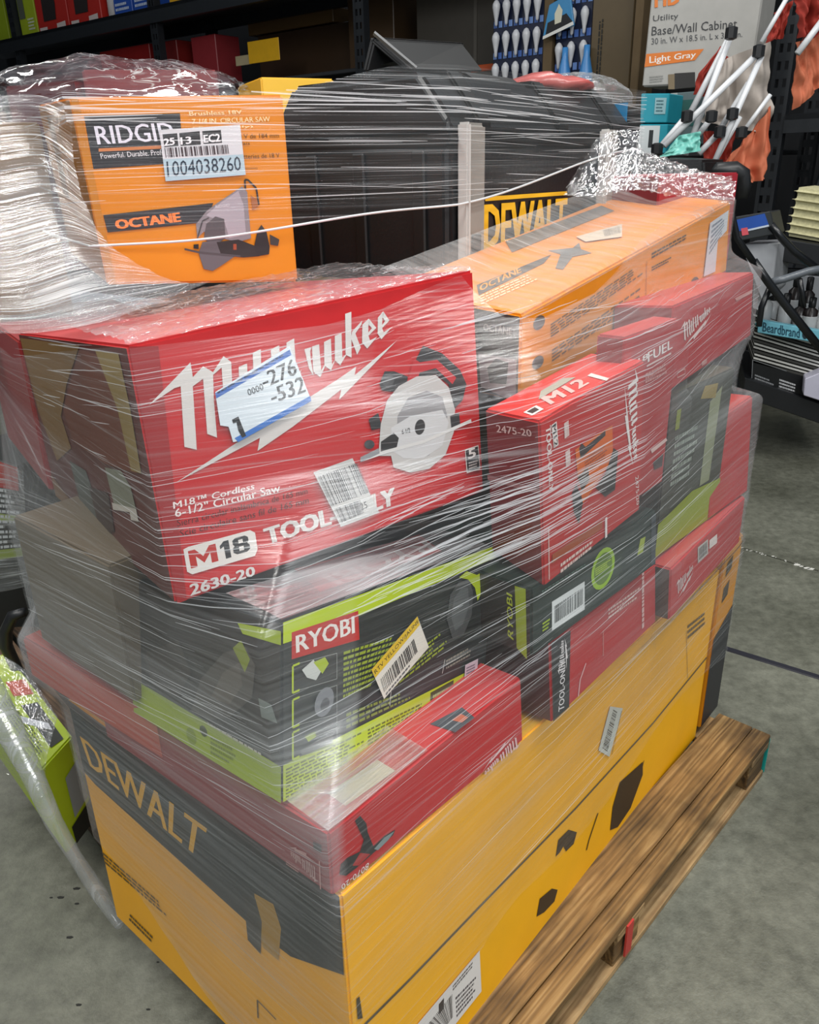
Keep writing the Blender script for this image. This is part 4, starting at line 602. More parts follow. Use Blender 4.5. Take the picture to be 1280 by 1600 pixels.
tc = [t0 + te * a + tg * b + TZ * z for a in (-.0, TL_) for b in (-.018, TW) for z in (0, .30)] + [t0 + te * a + tg * b + TZ * .372 for a in (0, TL_) for b in (.07, TW - .05)]
UPK = [x[0] for x in BOX.items() if x[1][0] in (cc, rd, re_, yt)]
load_up = [([Vector(c) for c in BOX[k][1]], 1.36, 1.8) for k in UPK] + [(tc, 1.347, 1.8)]
load = [x for x, k in zip(load, BOX) if k not in UPK and BOX[k][0] not in (g3, g4)]
def hull(pts):
    pts = sorted(set((round(a, 5), round(b, 5)) for a, b in pts)); cr = lambda o, a, b: (a[0] - o[0]) * (b[1] - o[1]) - (a[1] - o[1]) * (b[0] - o[0])
    lo, up = [], []
    for q in pts:
        while len(lo) > 1 and cr(lo[-2], lo[-1], q) <= 0: lo.pop()
        lo.append(q)
    for q in reversed(pts):
        while len(up) > 1 and cr(up[-2], up[-1], q) <= 0: up.pop()
        up.append(q)
    return lo[:-1] + up[:-1]
NA = 540
ANG = np.arange(NA) * 2 * math.pi / NA
_R = {}
def ring(z, k=1.0):
    z = round(z, 4); key = z
    if key in _R: return _R[key]
    pts = []
    for P, a, b in load:
        dz = max(0, a - z, z - b)
        if dz > .5: continue
        for c in P:
            d = V3(c[0] - CEN.x, c[1] - CEN.y, 0); l = d.length
            if l < 1e-6: continue
            s = max(.05, 1 - (k if c[0] < .35 else 3.0) * dz / l); pts.append((CEN.x + d.x * s, CEN.y + d.y * s))
    h = hull(pts); rr = np.full(NA, 1e9); n = len(h)
    dx, dy = np.cos(ANG), np.sin(ANG)
    for i in range(n):
        x1, y1 = h[i][0] - CEN.x, h[i][1] - CEN.y; x2, y2 = h[(i + 1) % n][0] - CEN.x, h[(i + 1) % n][1] - CEN.y
        nx, ny = y2 - y1, x1 - x2; L_ = math.hypot(nx, ny)
        if L_ < 1e-9: continue
        nx, ny = nx / L_, ny / L_; d = nx * x1 + ny * y1; den = nx * dx + ny * dy
        rr = np.where(den > 1e-6, np.minimum(rr, d / np.maximum(den, 1e-6)), rr)
    _R[key] = rr; return rr
def rad(i, z):
    f_ = i % NA; a = int(f_) % NA; b = (a + 1) % NA; t = f_ - int(f_); z0 = math.floor(z / .01) * .01; tz = (z - z0) / .01
    r0 = ring(z0); r1 = ring(z0 + .01); g = lambda r: r[a] * (1 - t) + r[b] * t
    return g(r0) * (1 - tz) + g(r1) * tz
def wrap_pt(i, z, off):
    an = 2 * math.pi * i / NA; r = rad(i, z) + off; return (CEN.x + r * math.cos(an), CEN.y + r * math.sin(an), z)
# perimeter coordinate at mid height, used as the film's own length coordinate
rm = ring(.60); PER = [0.0]
for i in range(NA):
    a, b = i, (i + 1) % NA; PER.append(PER[-1] + math.hypot(rm[b] * math.cos(ANG[b]) - rm[a] * math.cos(ANG[a]), rm[b] * math.sin(ANG[b]) - rm[a] * math.sin(ANG[a])))
def idx(x, y): return (math.atan2(y - CEN.y, x - CEN.x) % (2 * math.pi)) * NA / (2 * math.pi)
def band(name, zlo, zhi, off, hz, m, parent, nz_=70, skew=.0, wob=.0015):
    V = []; UV = []; HZ = []; F = []
    for j in range(nz_ + 1):
        for i in range(NA + 1):
            lo_, hi_ = zlo(i), zhi(i); z = lo_ + (hi_ - lo_) * j / nz_
            o_ = off + wob * (noise.noise(Vector((PER[i] * 6, z * 30, off * 900))) + 1)
            V.append(wrap_pt(i, z, o_)); UV.append((PER[i], z + skew * PER[i])); HZ.append(hz(i, z))
    W = NA + 1
    for j in range(nz_):
        for i in range(NA): F.append([j * W + i, j * W + i + 1, (j + 1) * W + i + 1, (j + 1) * W + i])
    return uvmesh(name, V, F, UV, HZ, m, parent)
iN = idx(-.10, .74); iR = idx(.77, 1.77); iL = idx(-.65, 1.22); iA = idx(-.30, .91)
def smooth(a, b, x): t = min(1, max(0, (x - a) / (b - a))); return t * t * (3 - 2 * t)
def side(i):
    i = int(round(i))
    """signed film length from the near corner: + along the right flank, - along the left end (metres)"""
    i0 = int(round(iN)); d = PER[int(i) % NA] - PER[i0 % NA]
    T = PER[NA]
    if d > T / 2: d -= T
    if d < -T / 2: d += T
    return d
SD = [side(i) for i in range(NA + 1)]
ZE0, ZE1 = PE[4][2] + .003, PE[5][2] + .003
ZA0, ZA1, ZA2 = PA[4][2] + .003, PA[5][2] + .003, PA[6][2] + .003
print('ZA', ZA0, ZA1, ZA2, [round(side(idx(PA[k][0], PA[k][1])), 3) for k in (0, 1, 2)], [round(side(idx(PE[k][0], PE[k][1])), 3) for k in (0, 1, 2)])
def top_z(i):
    s = SD[i]
    pts = [(-3, 1.30), (-1.0, 1.33), (-.75, ZA2), (-.28, ZA0), (-.1, ZA0), (.30, ZA1), (.40, 1.36), (.50, ZE0), (1.64, ZE1), (1.75, 1.36), (3, 1.30)]
    for (a, za), (b, zb) in zip(pts, pts[1:]):
        if a <= s <= b: return za + (zb - za) * (s - a) / (b - a)
    return 1.33
def low_z(i):
    s = SD[i]
    if s < 0: return max(.142, .142 + .20 * smooth(-.22, -.72, s)) if s > -1 else .33
    return .142 + .19 * smooth(.02, .45, s) + .03 * math.sin(s * 7)
def low_z2(i):
    s = SD[i]; return .42 + .05 * math.sin(s * 5) + .10 * smooth(.0, .8, s)
def hz_a(i, z):
    s = SD[i]
    if s < 0:
        v = .34 + .40 * smooth(1.02, .86, z)
        if z > 1.05: v = .12 + .12 * smooth(-.35, -.8, s)
        if z < .69: v = .52 - .2 * smooth(-.16, -.05, s)
        return v
    v = .08 + .22 * smooth(.25, .62, s)
    if z < .7: v = .12 + .16 * smooth(.03, .3, s) 
    if z < .40: v *= .55
    if z > 1.04 and s < .42: v = .05
    return v
def hz_b(i, z):
    s = SD[i]
    if s < 0: return .22 if z < .9 else .10
    return .03 + .22 * smooth(.35, .8, s)
wrap = empty('stretch_wrap', (CEN.x, CEN.y, .14)); tag(wrap, 'clear stretch film wound round the whole pallet load in streaky layers', 'plastic wrap')
def rebase(o, par): o.parent = par; o.matrix_parent_inverse = Matrix.Translation(-par.location); return o
fA = film_mat('stretch_film', .42, .42, 1.1, 130, .57, .70, .016, .2)
fB = film_mat('stretch_film_tight', .32, .46, .9, 210, .61, .70, .02, .16)
fC = film_mat('stretch_film_gathered', .55, .8, 1.4, 90, .48, .64, .09, .14, .9)
fE = film_mat('film_top', .5, .6, 60, 2.5, .56, .70, .06, .2, .6)
fD = film_mat('clear_film', .25, .35, 4, 9, .60, .74, .16, .06, 1.0, crink=5)
fK = film_mat('crumpled_film', .45, .8, 5, 30, .56, .70, .14, .08, 1.2, crink=14)
rebase(band('film_layer', low_z, top_z, .0075, hz_a, fA, wrap, 90, .02), wrap)
rebase(band('film_layer', low_z2, top_z, .0105, hz_b, fB, wrap, 90, -.07), wrap)
# upper turns round the chest and the tall orange carton, ending below in a rolled edge
hu = [Vector((*q, 0)) for q in hull([(c[0], c[1]) for P, _, _ in load_up for c in P])]
hc = sum(hu, Vector()) / len(hu)
k0 = min(range(len(hu)), key=lambda i: hu[i].y + .3 * hu[i].x); hu = hu[k0:] + hu[:k0] + [hu[k0]]
NU = 420; UL = sum((b - a).length for a, b in zip(hu, hu[1:])); UPT = []
for i in range(NU + 1):
    s = UL * i / NU
    for a, b in zip(hu, hu[1:]):
        l = (b - a).length
        if s <= l + 1e-6: p = a.lerp(b, s / l); break
        s -= l
    UPT.append(p)
def upp(i, z, off): i = i % NU; p = UPT[i]; d = (p - hc).normalized(); return (p.x + d.x * off, p.y + d.y * off, z)
cR, cT = (P1[1] - P1[0]), None
US = [(Vector(p) - UPT[0]).dot(te) for p in UPT]         # metres along the chest front direction
def up_lo(i):
    s = US[i % NU]; return 1.455 + .035 * smooth(.1, .5, s) + .10 * smooth(.45, 1.35, s) - .05 * smooth(-.05, -.5, s)
def up_hi(i): return 1.675 + .045 * smooth(.25, .5, US[i % NU])
def uband(name, off, hz, m, nz_=36):
    V = []; UV = []; HZ = []; F = []
    for j in range(nz_ + 1):
        for i in range(NU + 1):
            z = up_lo(i) + (up_hi(i) - up_lo(i)) * j / nz_; s = UL * i / NU
            V.append(upp(i, z, off + .002 * noise.noise(Vector((s * 6, z * 30, 3))))); UV.append((s, z)); HZ.append(hz(US[i % NU]))
    W = NU + 1
    for j in range(nz_):
        for i in range(NU): F.append([j * W + i, j * W + i + 1, (j + 1) * W + i + 1, (j + 1) * W + i])
    return rebase(uvmesh(name, V, F, UV, HZ, m, None), wrap)
uband('film_layer', .008, lambda s: .05 + .25 * smooth(.05, -.3, s) + .12 * smooth(.3, .5, s), fB)
# the turns close over the top of the load
o = sheet0 = None
mrope = mat('rolled_film_edge', '#c4c6c8', .3, var=.1)
m = MB(); m.tube([upp(i, up_lo(i), .009) for i in range(NU + 1)], .0022, 6); rebase(m.obj('rolled_edge', mrope, None, True), wrap)
# tight folds: thin ridges of doubled film
rnd = random.Random(5)
def folds(name, n, zr, sr, ln, slope, wd, off, top=False):
    m = MB(); cnt = 0
    while cnt < n:
        z = rnd.uniform(*zr); s0 = rnd.uniform(*sr); l = rnd.uniform(*ln); sl = rnd.gauss(slope, .03)
        cand = [i for i in range(NA) if s0 <= SD[i] <= s0 + l]
        if len(cand) < 3: cnt += 1; continue
        cand.sort(key=lambda i: SD[i]); k = len(cand); pts = []
        for i in cand:
            zz = z + sl * (SD[i] - s0) + .0008 * noise.noise(Vector((SD[i] * 30, z * 50, 0)))
            pts.append(wrap_pt(i, zz, off))
        w_ = rnd.uniform(*wd); rr = [w_ * math.sin(math.pi * (j + .4) / (k - .2)) ** .5 for j in range(k)]
        n0 = len(m.v)
        for (x, y, zz), r_ in zip(pts, rr): m.v += [(x, y, zz - r_), (x, y, zz + r_)]
        for j in range(k - 1): m.f.append([n0 + 2 * j, n0 + 2 * j + 2, n0 + 2 * j + 3, n0 + 2 * j + 1]); m.m.append(0)
        cnt += 1
    o = m.obj(name, mfold, None); o['kind'] = 'stuff'; return rebase(o, wrap)
def fold_material():
    m = bpy.data.materials.new('film_fold'); m.use_nodes = True; N = m.node_tree.nodes; L = m.node_tree.links; b = N['Principled BSDF']
    b.inputs['Base Color'].default_value = (.86, .88, .9, 1); b.inputs['Roughness'].default_value = .25
    tr = N.new('ShaderNodeBsdfTransparent'); mx = N.new('ShaderNodeMixShader'); mx.inputs[0].default_value = .48
    L.new(tr.outputs[0], mx.inputs[1]); L.new(b.outputs[0], mx.inputs[2]); L.new(mx.outputs[0], N['Material Output'].inputs['Surface']); return m
mfold = fold_material()
folds('film_folds', 80, (1.04, 1.36), (-.05, .55), (.05, .35), .05, (.0003, .0009), .013)
folds('film_folds', 90, (1.03, 1.15), (-.05, .5), (.08, .35), .08, (.0005, .0013), .014)
folds('film_folds', 80, (.78, 1.1), (.0, .9), (.06, .4), .06, (.0003, .0010), .013)
folds('film_folds', 60, (.40, .75), (.15, 1.3), (.1, .5), .02, (.0003, .0008), .013)
folds('film_folds', 110, (.70, 1.35), (-.75, -.1), (.06, .35), .10, (.0003, .0009), .012)
folds('film_folds', 60, (1.15, 1.36), (.35, 1.3), (.1, .4), .03, (.0003, .0009), .013)

def ufolds(n, zr, ir, ln, wd):
    m = MB()
    for _ in range(n):
        z = rnd.uniform(*zr); i0 = int(rnd.uniform(*ir) * NU) % NU; k = max(6, int(rnd.uniform(*ln) / UL * NU)); w_ = rnd.uniform(*wd); sl = rnd.gauss(-.01, .03); n0 = len(m.v); c = 0
        for j in range(k):
            i = (i0 + j) % NU; zz = z + sl * j * UL / NU
            if zz < up_lo(i) + .004 or zz > up_hi(i): continue
            x, y, _z = upp(i, zz, .013); r_ = w_ * math.sin(math.pi * (j + .4) / (k - .2)) ** .5; m.v += [(x, y, zz - r_), (x, y, zz + r_)]; c += 1
        for j in range(c - 1): m.f.append([n0 + 2 * j, n0 + 2 * j + 2, n0 + 2 * j + 3, n0 + 2 * j + 1]); m.m.append(0)
    o = m.obj('film_folds', mfold, None); o['kind'] = 'stuff'; rebase(o, wrap)
ufolds(45, (1.62, 1.69), (.88, 1.25), (.12, .4), (.0005, .0013)); ufolds(90, (1.49, 1.70), (.0, .45), (.15, .5), (.0003, .0008)); ufolds(22, (1.50, 1.68), (.75, 1.0), (.1, .3), (.0005, .0012))

def sheet(name, rows, m, nu=60, nv=40, sag=0, wr=.004, fr=18, hz=.5, us=1., vs=1., hole=None, seed=0):
    """a draped sheet through a grid of control points rows[j][i]"""
    R_ = [[Vector(c) for c in r] for r in rows]
    def at(l, t):
        k = len(l) - 1; x = min(t * k, k - 1e-6); i = int(x); f_ = x - i
        p0, p1, p2, p3 = l[max(i - 1, 0)], l[i], l[i + 1], l[min(i + 2, k)]
        return .5 * ((2 * p1) + (p2 - p0) * f_ + (2 * p0 - 5 * p1 + 4 * p2 - p3) * f_ ** 2 + (3 * p1 - p0 - 3 * p2 + p3) * f_ ** 3)
    V = []; UV = []; HZ = []; F = []
    for j in range(nv + 1):
        for i in range(nu + 1):
            u, v = i / nu, j / nv; p = at([at(r, u) for r in R_], v)
            nn_ = noise.noise(Vector((u * fr * us, v * fr * vs, seed))) + .5 * noise.noise(Vector((u * fr * 2.3 * us, v * fr * 2.3 * vs, seed + 7)))
            p = p + Vector((.5, -.7, .5)) * (nn_ * wr); V.append(p)
            UV.append((u * us, v * vs)); HZ.append(hz if not callable(hz) else hz(u, v))
    W = nu + 1
    for j in range(nv):
        for i in range(nu): F.append([j * W + i, j * W + i + 1, (j + 1) * W + i + 1, (j + 1) * W + i])
    o = uvmesh(name, V, F, UV, HZ, m, None); return rebase(o, wrap)
# film sweeping from the tall orange carton down over the corner of the big red one
sheet('film_drape', [[(-0.687,1.4,1.676),(-0.638,1.4,1.675),(-0.559,1.4,1.673),(-0.51,1.4,1.656)], [(-0.649,1.3,1.583),(-0.595,1.3,1.591),(-0.524,1.3,1.593),(-0.484,1.3,1.562)], [(-0.636,1.22,1.472),(-0.569,1.22,1.479),(-0.484,1.22,1.494),(-0.428,1.22,1.471)],
  [(-0.603,1.14,1.401),(-0.524,1.14,1.399),(-0.422,1.14,1.423),(-0.324,1.14,1.424)], [(-0.567,1.1,1.364),(-0.497,1.1,1.362),(-0.399,1.1,1.377),(-0.255,1.1,1.423)]], fC, 90, 70, wr=.006, fr=14, hz=lambda u, v: .06 + .75 * math.exp(-((u - (.42 + .12 * v)) / .26) ** 2) * smooth(.1, .55, v), us=.05, vs=1.4)
# crumpled film lying over the top of the big red carton
PAt = [Vector(c) for c in PA[4:8]]      # near, right, left, back
def pt(u, v, h): p = PAt[0] * (1 - u) * (1 - v) + PAt[1] * u * (1 - v) + PAt[3] * u * v + PAt[2] * (1 - u) * v; return p + V3(0, 0, h)
sheet('crumpled_film', [[pt(u, v, h) for u in (0, .25, .5, .75, 1)] for v, h in ((-.01, .002), (.10, .010), (.25, .012), (.42, .022), (.58, .03))], fK, 120, 60, wr=.008, fr=16, hz=lambda u, v: .55 - .3 * u, us=2, vs=1)
def pe_(u, v, h): return Vector(PE[4]) * (1 - u) * (1 - v) + Vector(PE[5]) * u * (1 - v) + Vector(PE[7]) * u * v + Vector(PE[6]) * (1 - u) * v + V3(0, 0, h)
sheet('film_over_top', [[pe_(u, v, h) for u in (-.005, .25, .5, .75, 1.0)] for v, h in ((-.02, -.004), (.04, .006), (.3, .008), (.6, .012), (1.0, .035))], fE, 130, 50, wr=.003, fr=12, hz=lambda u, v: .30 + .35 * v, us=1.2, vs=.8)
fG = film_mat('film_glare', .7, .95, 4, 110, .44, .60, .30, .2, .8, tint=(.95, .97, 1))  # near-white tint puts glare into the film's colour
def qs(P, k, u, v, h): a, b, c, d_ = [Vector(P[i]) for i in FACES[k]]; return a * (1 - u) * (1 - v) + b * u * (1 - v) + c * u * v + d_ * (1 - u) * v + V3(0, 0, h)
sheet('film_over_top', [[qs(PR, 'T', u, v, h) for u in (.0, .2, .45, .7, .95)] for v, h in ((.0, .004), (.12, .012), (.3, .02))], fG, 90, 30, wr=.004, fr=10, hz=lambda u, v: 1.0 * math.exp(-((u - .42) / .28) ** 2), us=.45, vs=.1)  # added sheet painting the white glare on the black carton's top
sheet('film_over_top', [[qs(P2, 'T', u, v, h) for u in (.0, .12, .28, .45)] for v, h in ((.0, .004), (.1, .010), (.25, .02))], fG, 60, 30, wr=.004, fr=8, hz=lambda u, v: .6 * (1 - u), us=.25, vs=.12)
# ballooned film at the top left and the crumpled bag at the right
def dome(name, c, rx, ry, rz_, m, hz, seed=0, rot=0):
    V = []; UV = []; HZ = []; F = []; nu, nv = 64, 22; ca_s, sa_ = math.cos(rot), math.sin(rot)
    for j in range(nv + 1):
        for i in range(nu + 1):
            a = 2 * math.pi * i / nu; b = .5 * math.pi * j / nv; d = V3(math.cos(a) * math.cos(b), math.sin(a) * math.cos(b), math.sin(b) ** .8)
            q = noise.noise(d * 3.1 + V3(seed, 0, 0)) * .10 + noise.noise(d * 9 + V3(seed, 3, 0)) * .05 if i < nu else None
            if q is None: V.append(V[-nu]); UV.append((4, j / nv)); HZ.append(hz); continue
            x, y, z = d.x * rx * (1 + q), d.y * ry * (1 + q), d.z * rz_ * (1 + q)
            V.append(Vector(c) + V3(x * ca_s - y * sa_, x * sa_ + y * ca_s, z)); UV.append((i / nu * 4, j / nv)); HZ.append(hz)
    W = nu + 1
    for j in range(nv):
        for i in range(nu): F.append([j * W + i, j * W + i + 1, (j + 1) * W + i + 1, (j + 1) * W + i])
    return rebase(uvmesh(name, V, F, UV, HZ, m, None), wrap)
dome('ballooned_film', (-.60, 1.93, 1.66), .30, .20, .125, fD, .04, 1, math.radians(8))
sheet('crumpled_film', [[(0.483,1.98,1.568),(0.52,1.98,1.588),(0.565,1.98,1.579),(0.633,1.98,1.554),(0.693,1.98,1.536),(0.762,1.98,1.52)], [(0.459,1.92,1.533),(0.508,1.92,1.548),(0.551,1.92,1.542),(0.616,1.92,1.528),(0.675,1.92,1.513),(0.745,1.92,1.498)], [(0.45,1.9,1.5),(0.506,1.9,1.504),(0.549,1.9,1.498),(0.614,1.9,1.488),(0.672,1.9,1.482),(0.739,1.9,1.469)]], fK, 90, 40, wr=.010, fr=14, hz=.34, us=1.6, vs=.6)
sheet('crumpled_film', [[(0.382,1.86,1.551),(0.415,1.86,1.605),(0.459,1.86,1.622),(0.506,1.86,1.619)], [(0.351,1.8,1.523),(0.396,1.8,1.55),(0.448,1.8,1.566),(0.495,1.8,1.563)], [(0.334,1.76,1.499),(0.398,1.76,1.495),(0.443,1.76,1.503),(0.489,1.76,1.507)]], fD, 60, 40, wr=.008, fr=12, hz=.12, us=1.0, vs=.6)
dome('crumpled_bag', (.46, 2.28, 1.70), .17, .10, .07, fK, .35, 9, math.radians(40))

# ------------------------------------------------------------------ the steel rack across the back of the aisle
RO = V3(2.26729, 5.2, 0); RU = V3(.79150529, -.61116231, 0); RN = V3(.61116231, .79150529, 0)
def rk(u, n, z): return RO + RU * u + RN * n + TZ * z
mst = mat('rack_steel', '#23262a', .45, .3, var=.2, scale=30); msh = mat('rack_shelf', '#2b2d30', .5, var=.2); mdk = mat('dark_wall', '#16171a', .8, var=.3, scale=2)
mbr = mat('brown_board', '#5d4c33', .8, var=.15, bump=.1); mbr2 = mat('brown_board_dark', '#2c241c', .8, var=.25, scale=3)
def rbox(name, u0, u1, z0, z1, n0, d, m, par=None, w=.006):
    mb = MB(); mb.box(rk(u0, n0, z0), RU * (u1 - u0), RN * d, TZ * (z1 - z0)); o = mb.bev(name, m, None, w, 1)
    if par is not None: o.parent = par; o.matrix_parent_inverse = par.matrix_world.inverted() if False else Matrix.Translation(-par.location)
    return o
def rquad(u0, u1, z0, z1, n): return [rk(u0, n, z0), rk(u1, n, z0), rk(u1, n, z1), rk(u0, n, z1)]
mb = MB(); mb.box(rk(-14, 1.5, 0), RU * 24, RN * .12, TZ * 5.2); tag(mb.obj('wall_back', mdk), kind='structure')
mb = MB(); mb.box((-8.2, -5, 0), (.12, 0, 0), (0, 24, 0), TZ * 5.2); tag(mb.obj('wall_left', mat('grey_wall', '#3c3f42', .8, var=.2, scale=2)), kind='structure')
rack = empty('storage_rack', rk(-3, 0, 0)); tag(rack, 'black perforated steel storage rack with shelves along the back of the aisle', 'shelving rack')
def kid(o, p): o.parent = p; o.matrix_parent_inverse = Matrix.Translation(-p.location); return o
def upright(u, n, h=4.6, wd=.105, name='upright'):
    m = MB(); m.box(rk(u, n, 0), RU * wd * .2, RN * .07, TZ * h); m.box(rk(u + wd * .8, n, 0), RU * wd * .2, RN * .07, TZ * h)
    m.box(rk(u + wd * .4, n + .004, 0), RU * wd * .2, RN * .004, TZ * h)
    k = 0; z = .02
    while z < h: m.box(rk(u + wd * .2, n + .003, z), RU * wd * .6, RN * .005, TZ * .045); z += .09
    kid(m.obj(name, mst), rack)
for u in (-8.25, -5.80, -3.29, -.11): upright(u, 0)
for u in (-5.75, -3.03, -.05): upright(u, .62 if u != -3.03 else .6)
upright(-1.02, .45)
def beam(u0, u1, zt, h, n=.0):
    m = MB(); m.box(rk(u0, n - .02, zt - h), RU * (u1 - u0), RN * .05, TZ * h); m.box(rk(u0, n - .02, zt - .03), RU * (u1 - u0), RN * .07, TZ * .03); kid(m.obj('beam', mst), rack)
beam(-9.6, -.05, 3.025, .13); beam(-9.6, -.05, 3.025, .13, .66); beam(.0, 3.0, 1.81, .10); beam(.0, 3.0, 1.81, .10, .66); beam(-9.6, 3, .95, .12); beam(.0, 3.0, 3.2, .12)
for u0, u1, z in ((-9.6, -.05, 3.01), (0, 3, 1.79), (-9.6, 3, .93)): kid(rbox('shelf_deck', u0, u1, z - .02, z, .03, .64, msh), rack)
m = MB(); a_, b_ = rk(.02, .3, 1.70), rk(-.20, .3, .6); m.tube([rk(.28, .1, 1.72), rk(.10, .1, .8)], .028, 6); kid(m.obj('brace', mst), rack)
ZS = 3.012
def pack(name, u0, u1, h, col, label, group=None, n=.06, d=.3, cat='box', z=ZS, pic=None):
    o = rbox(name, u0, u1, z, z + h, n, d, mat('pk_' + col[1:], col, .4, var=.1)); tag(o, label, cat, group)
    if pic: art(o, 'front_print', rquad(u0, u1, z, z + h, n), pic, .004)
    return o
pack('tool_carton', -9.3, -8.40, .62, '#93a51c', 'lime green carton on the top shelf at the far left', z=ZS)
pack('tool_carton', -8.13, -7.80, .60, '#a5b524', 'narrow lime green carton on the top shelf next to the red packs', pic=[('p', '#5b5f50', [(.05, .3), (.4, .3), (.4, .95), (.05, .95)]), ('s', '#dfe3c8', [(.5, .1), (.95, .1), (.95, .3), (.5, .3)], 4)])
for k, (a, b, t) in enumerate(((-7.78, -7.20, 'first'), (-7.18, -6.62, 'second'))):
    pack('battery_pack', a, b, .50, '#b8281f', ['red tool pack beside the lime green carton on the top shelf', 'red tool pack beside the white tube on the top shelf'][k], 'red packs on the top shelf', pic=[('p', '#2a2220', [(.22, .22), (.62, .22), (.66, .5), (.62, .9), (.24, .9)]), ('s', '#e3c9c0', [(.66, .55), (.96, .55), (.96, .8), (.66, .8)], 2), ('p', '#d8c8c0', [(.05, .04), (.3, .04), (.3, .12), (.05, .12)]), ('p', '#d8c8c0', [(.62, .04), (.9, .06), (.9, .16), (.62, .14)])])
m = MB(); m.lathe(rk(-6.52, .14, ZS), [(.05, 0), (.055, .02), (.055, .26), (.03, .28), (.03, .33)]); tag(m.obj('caulk_tube', mat('white_tube', '#b9b3b0', .4), None, True), 'greyish white tube standing between red and blue packs on the shelf', 'tube')
for k in range(2):
    pack('blue_pouch', -6.40 + .31 * k, -6.11 + .31 * k, .16, '#2450a8', ['blue packet lying right of the white tube on the shelf', 'blue packet lying next to the yellow packet'][k], 'blue packets on the top shelf', cat='packet', pic=[('s', '#c7d2e6', [(.1, .3), (.9, .3), (.9, .8), (.1, .8)], 2)])
pack('yellow_pouch', -5.55, -5.22, .13, '#d8a21c', 'yellow packet at the bend of the top shelf', cat='packet')
# lower shelf, in shadow
m = MB()
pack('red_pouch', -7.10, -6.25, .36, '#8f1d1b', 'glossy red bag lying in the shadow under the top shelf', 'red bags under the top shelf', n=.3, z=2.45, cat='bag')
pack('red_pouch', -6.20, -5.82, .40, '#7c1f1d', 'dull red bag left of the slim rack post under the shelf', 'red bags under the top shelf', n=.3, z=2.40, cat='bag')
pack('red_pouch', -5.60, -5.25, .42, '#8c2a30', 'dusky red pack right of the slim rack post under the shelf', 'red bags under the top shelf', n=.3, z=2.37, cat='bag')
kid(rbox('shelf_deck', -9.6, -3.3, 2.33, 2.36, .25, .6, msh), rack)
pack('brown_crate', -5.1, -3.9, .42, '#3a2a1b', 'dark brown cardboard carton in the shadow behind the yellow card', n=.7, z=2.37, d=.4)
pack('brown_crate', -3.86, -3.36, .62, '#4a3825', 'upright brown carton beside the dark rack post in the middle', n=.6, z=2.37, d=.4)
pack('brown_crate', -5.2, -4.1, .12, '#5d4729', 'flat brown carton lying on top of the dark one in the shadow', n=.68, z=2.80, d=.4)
o = rbox('price_card', -4.80, -4.40, 2.50, 2.675, .28, .006, mat('yellow_card', '#d9a614', .5)); tag(o, 'bright yellow blank card standing on the shadowed shelf', 'card')
o = rbox('price_card', -5.0, -4.79, 2.50, 2.58, .30, .006, mat('cream_card', '#a99c7c', .5)); tag(o, 'small cream card beside the bright yellow card', 'card')
# middle bay
pack('bay_carton', -3.05, -2.14, 1.3, '#3c3832', 'tall grey-brown carton in the middle bay behind the folded cover', n=.5, z=1.62, d=.5, pic=[('l', '#4e4a44', [(.62, 0), (.62, 1)], .03)])
o = rbox('orange_strap', -2.40, -2.14, 2.24, 2.285, .3, .02, mat('orange_strap', '#a34316', .6)); tag(o, 'short orange strap across the grey-brown carton', 'strap')
kid(rbox('shelf_deck', -3.2, -.1, 1.60, 1.63, .05, .9, msh), rack)
MW = mat('bulb_white', '#c9cace', .3); MN = mat('navy_card', '#101a35', .45, var=.2); MBL = mat('bulb_base_blue', '#3f62a6', .35)
def bulb_parts(par, u, z, n, s=1, blue=True):
    m = MB(); m.lathe(rk(u, n, z), [(.004, -.205 * s), (.016 * s, -.19 * s), (.02 * s, -.14 * s), (.035 * s, -.07 * s), (.043 * s, -.03 * s), (.040 * s, .0), (.022 * s, .03 * s), (.003, .04 * s)], seg=10)
    o = kid(m.obj('bulb', MW, None, True), par)
def bulb_card(u0, u1, z0, z1, n, cols, rows, label):
    e = empty('bulb_display', rk((u0 + u1) / 2, n, z0)); tag(e, label, 'light bulbs', 'light bulb displays')
    kid(rbox('backing_card', u0, u1, z0, z1, n, .10, MN), e)
    dz = .195; dx = (u1 - u0) / cols
    for r in range(rows):
        for c in range(cols):
            uu, zz = u0 + dx * (c + .5), z1 - .02 - dz * r - .055
            if zz < z0 + .1: continue
            bulb_parts(e, uu, zz, n - .028, .66)
    items = []
    for r in range(rows + 1):
        for c in range(cols * 2):
            zc = (z1 - .195 - dz * r - z0) / (z1 - z0)
            if 0 < zc < .95: items.append(('p', ('#4668ad', '#6f8fc9')[(r + c) % 2], [((c + .15) / cols / 2, zc - .028), ((c + .85) / cols / 2, zc - .028), ((c + .85) / cols / 2, zc + .022), ((c + .15) / cols / 2, zc + .022)]))
    if items: kid(art(None, 'card_print', rquad(u0, u1, z0, z1, n), items, .002), e)
    return e
bulb_card(-2.11, -1.70, 1.9, 2.70, .15, 5, 4, 'display card with rows of five white light bulbs, left of the brown strip')
o = rbox('brown_divider', -1.69, -1.62, 1.9, 2.9, .12, .2, mbr); tag(o, 'narrow brown cardboard divider between the two bulb cards', 'cardboard')
bulb_card(-1.61, -1.34, 1.9, 2.78, .15, 3, 4, 'display card with white bulbs partly behind a torn blue bag')
m = MB(); m.hexa([rk(-1.66, .06, 2.38), rk(-1.43, .06, 2.42), rk(-1.66, .08, 2.38), rk(-1.43, .08, 2.42), rk(-1.62, .06, 2.56), rk(-1.47, .06, 2.61), rk(-1.62, .08, 2.56), rk(-1.47, .08, 2.61)]); o = m.bev('bulb_bag', mat('sky_blue', '#3c86b8', .3), None, .004, 1); tag(o, 'small light blue bag with a bulb picture hanging on the bulb card', 'bag')
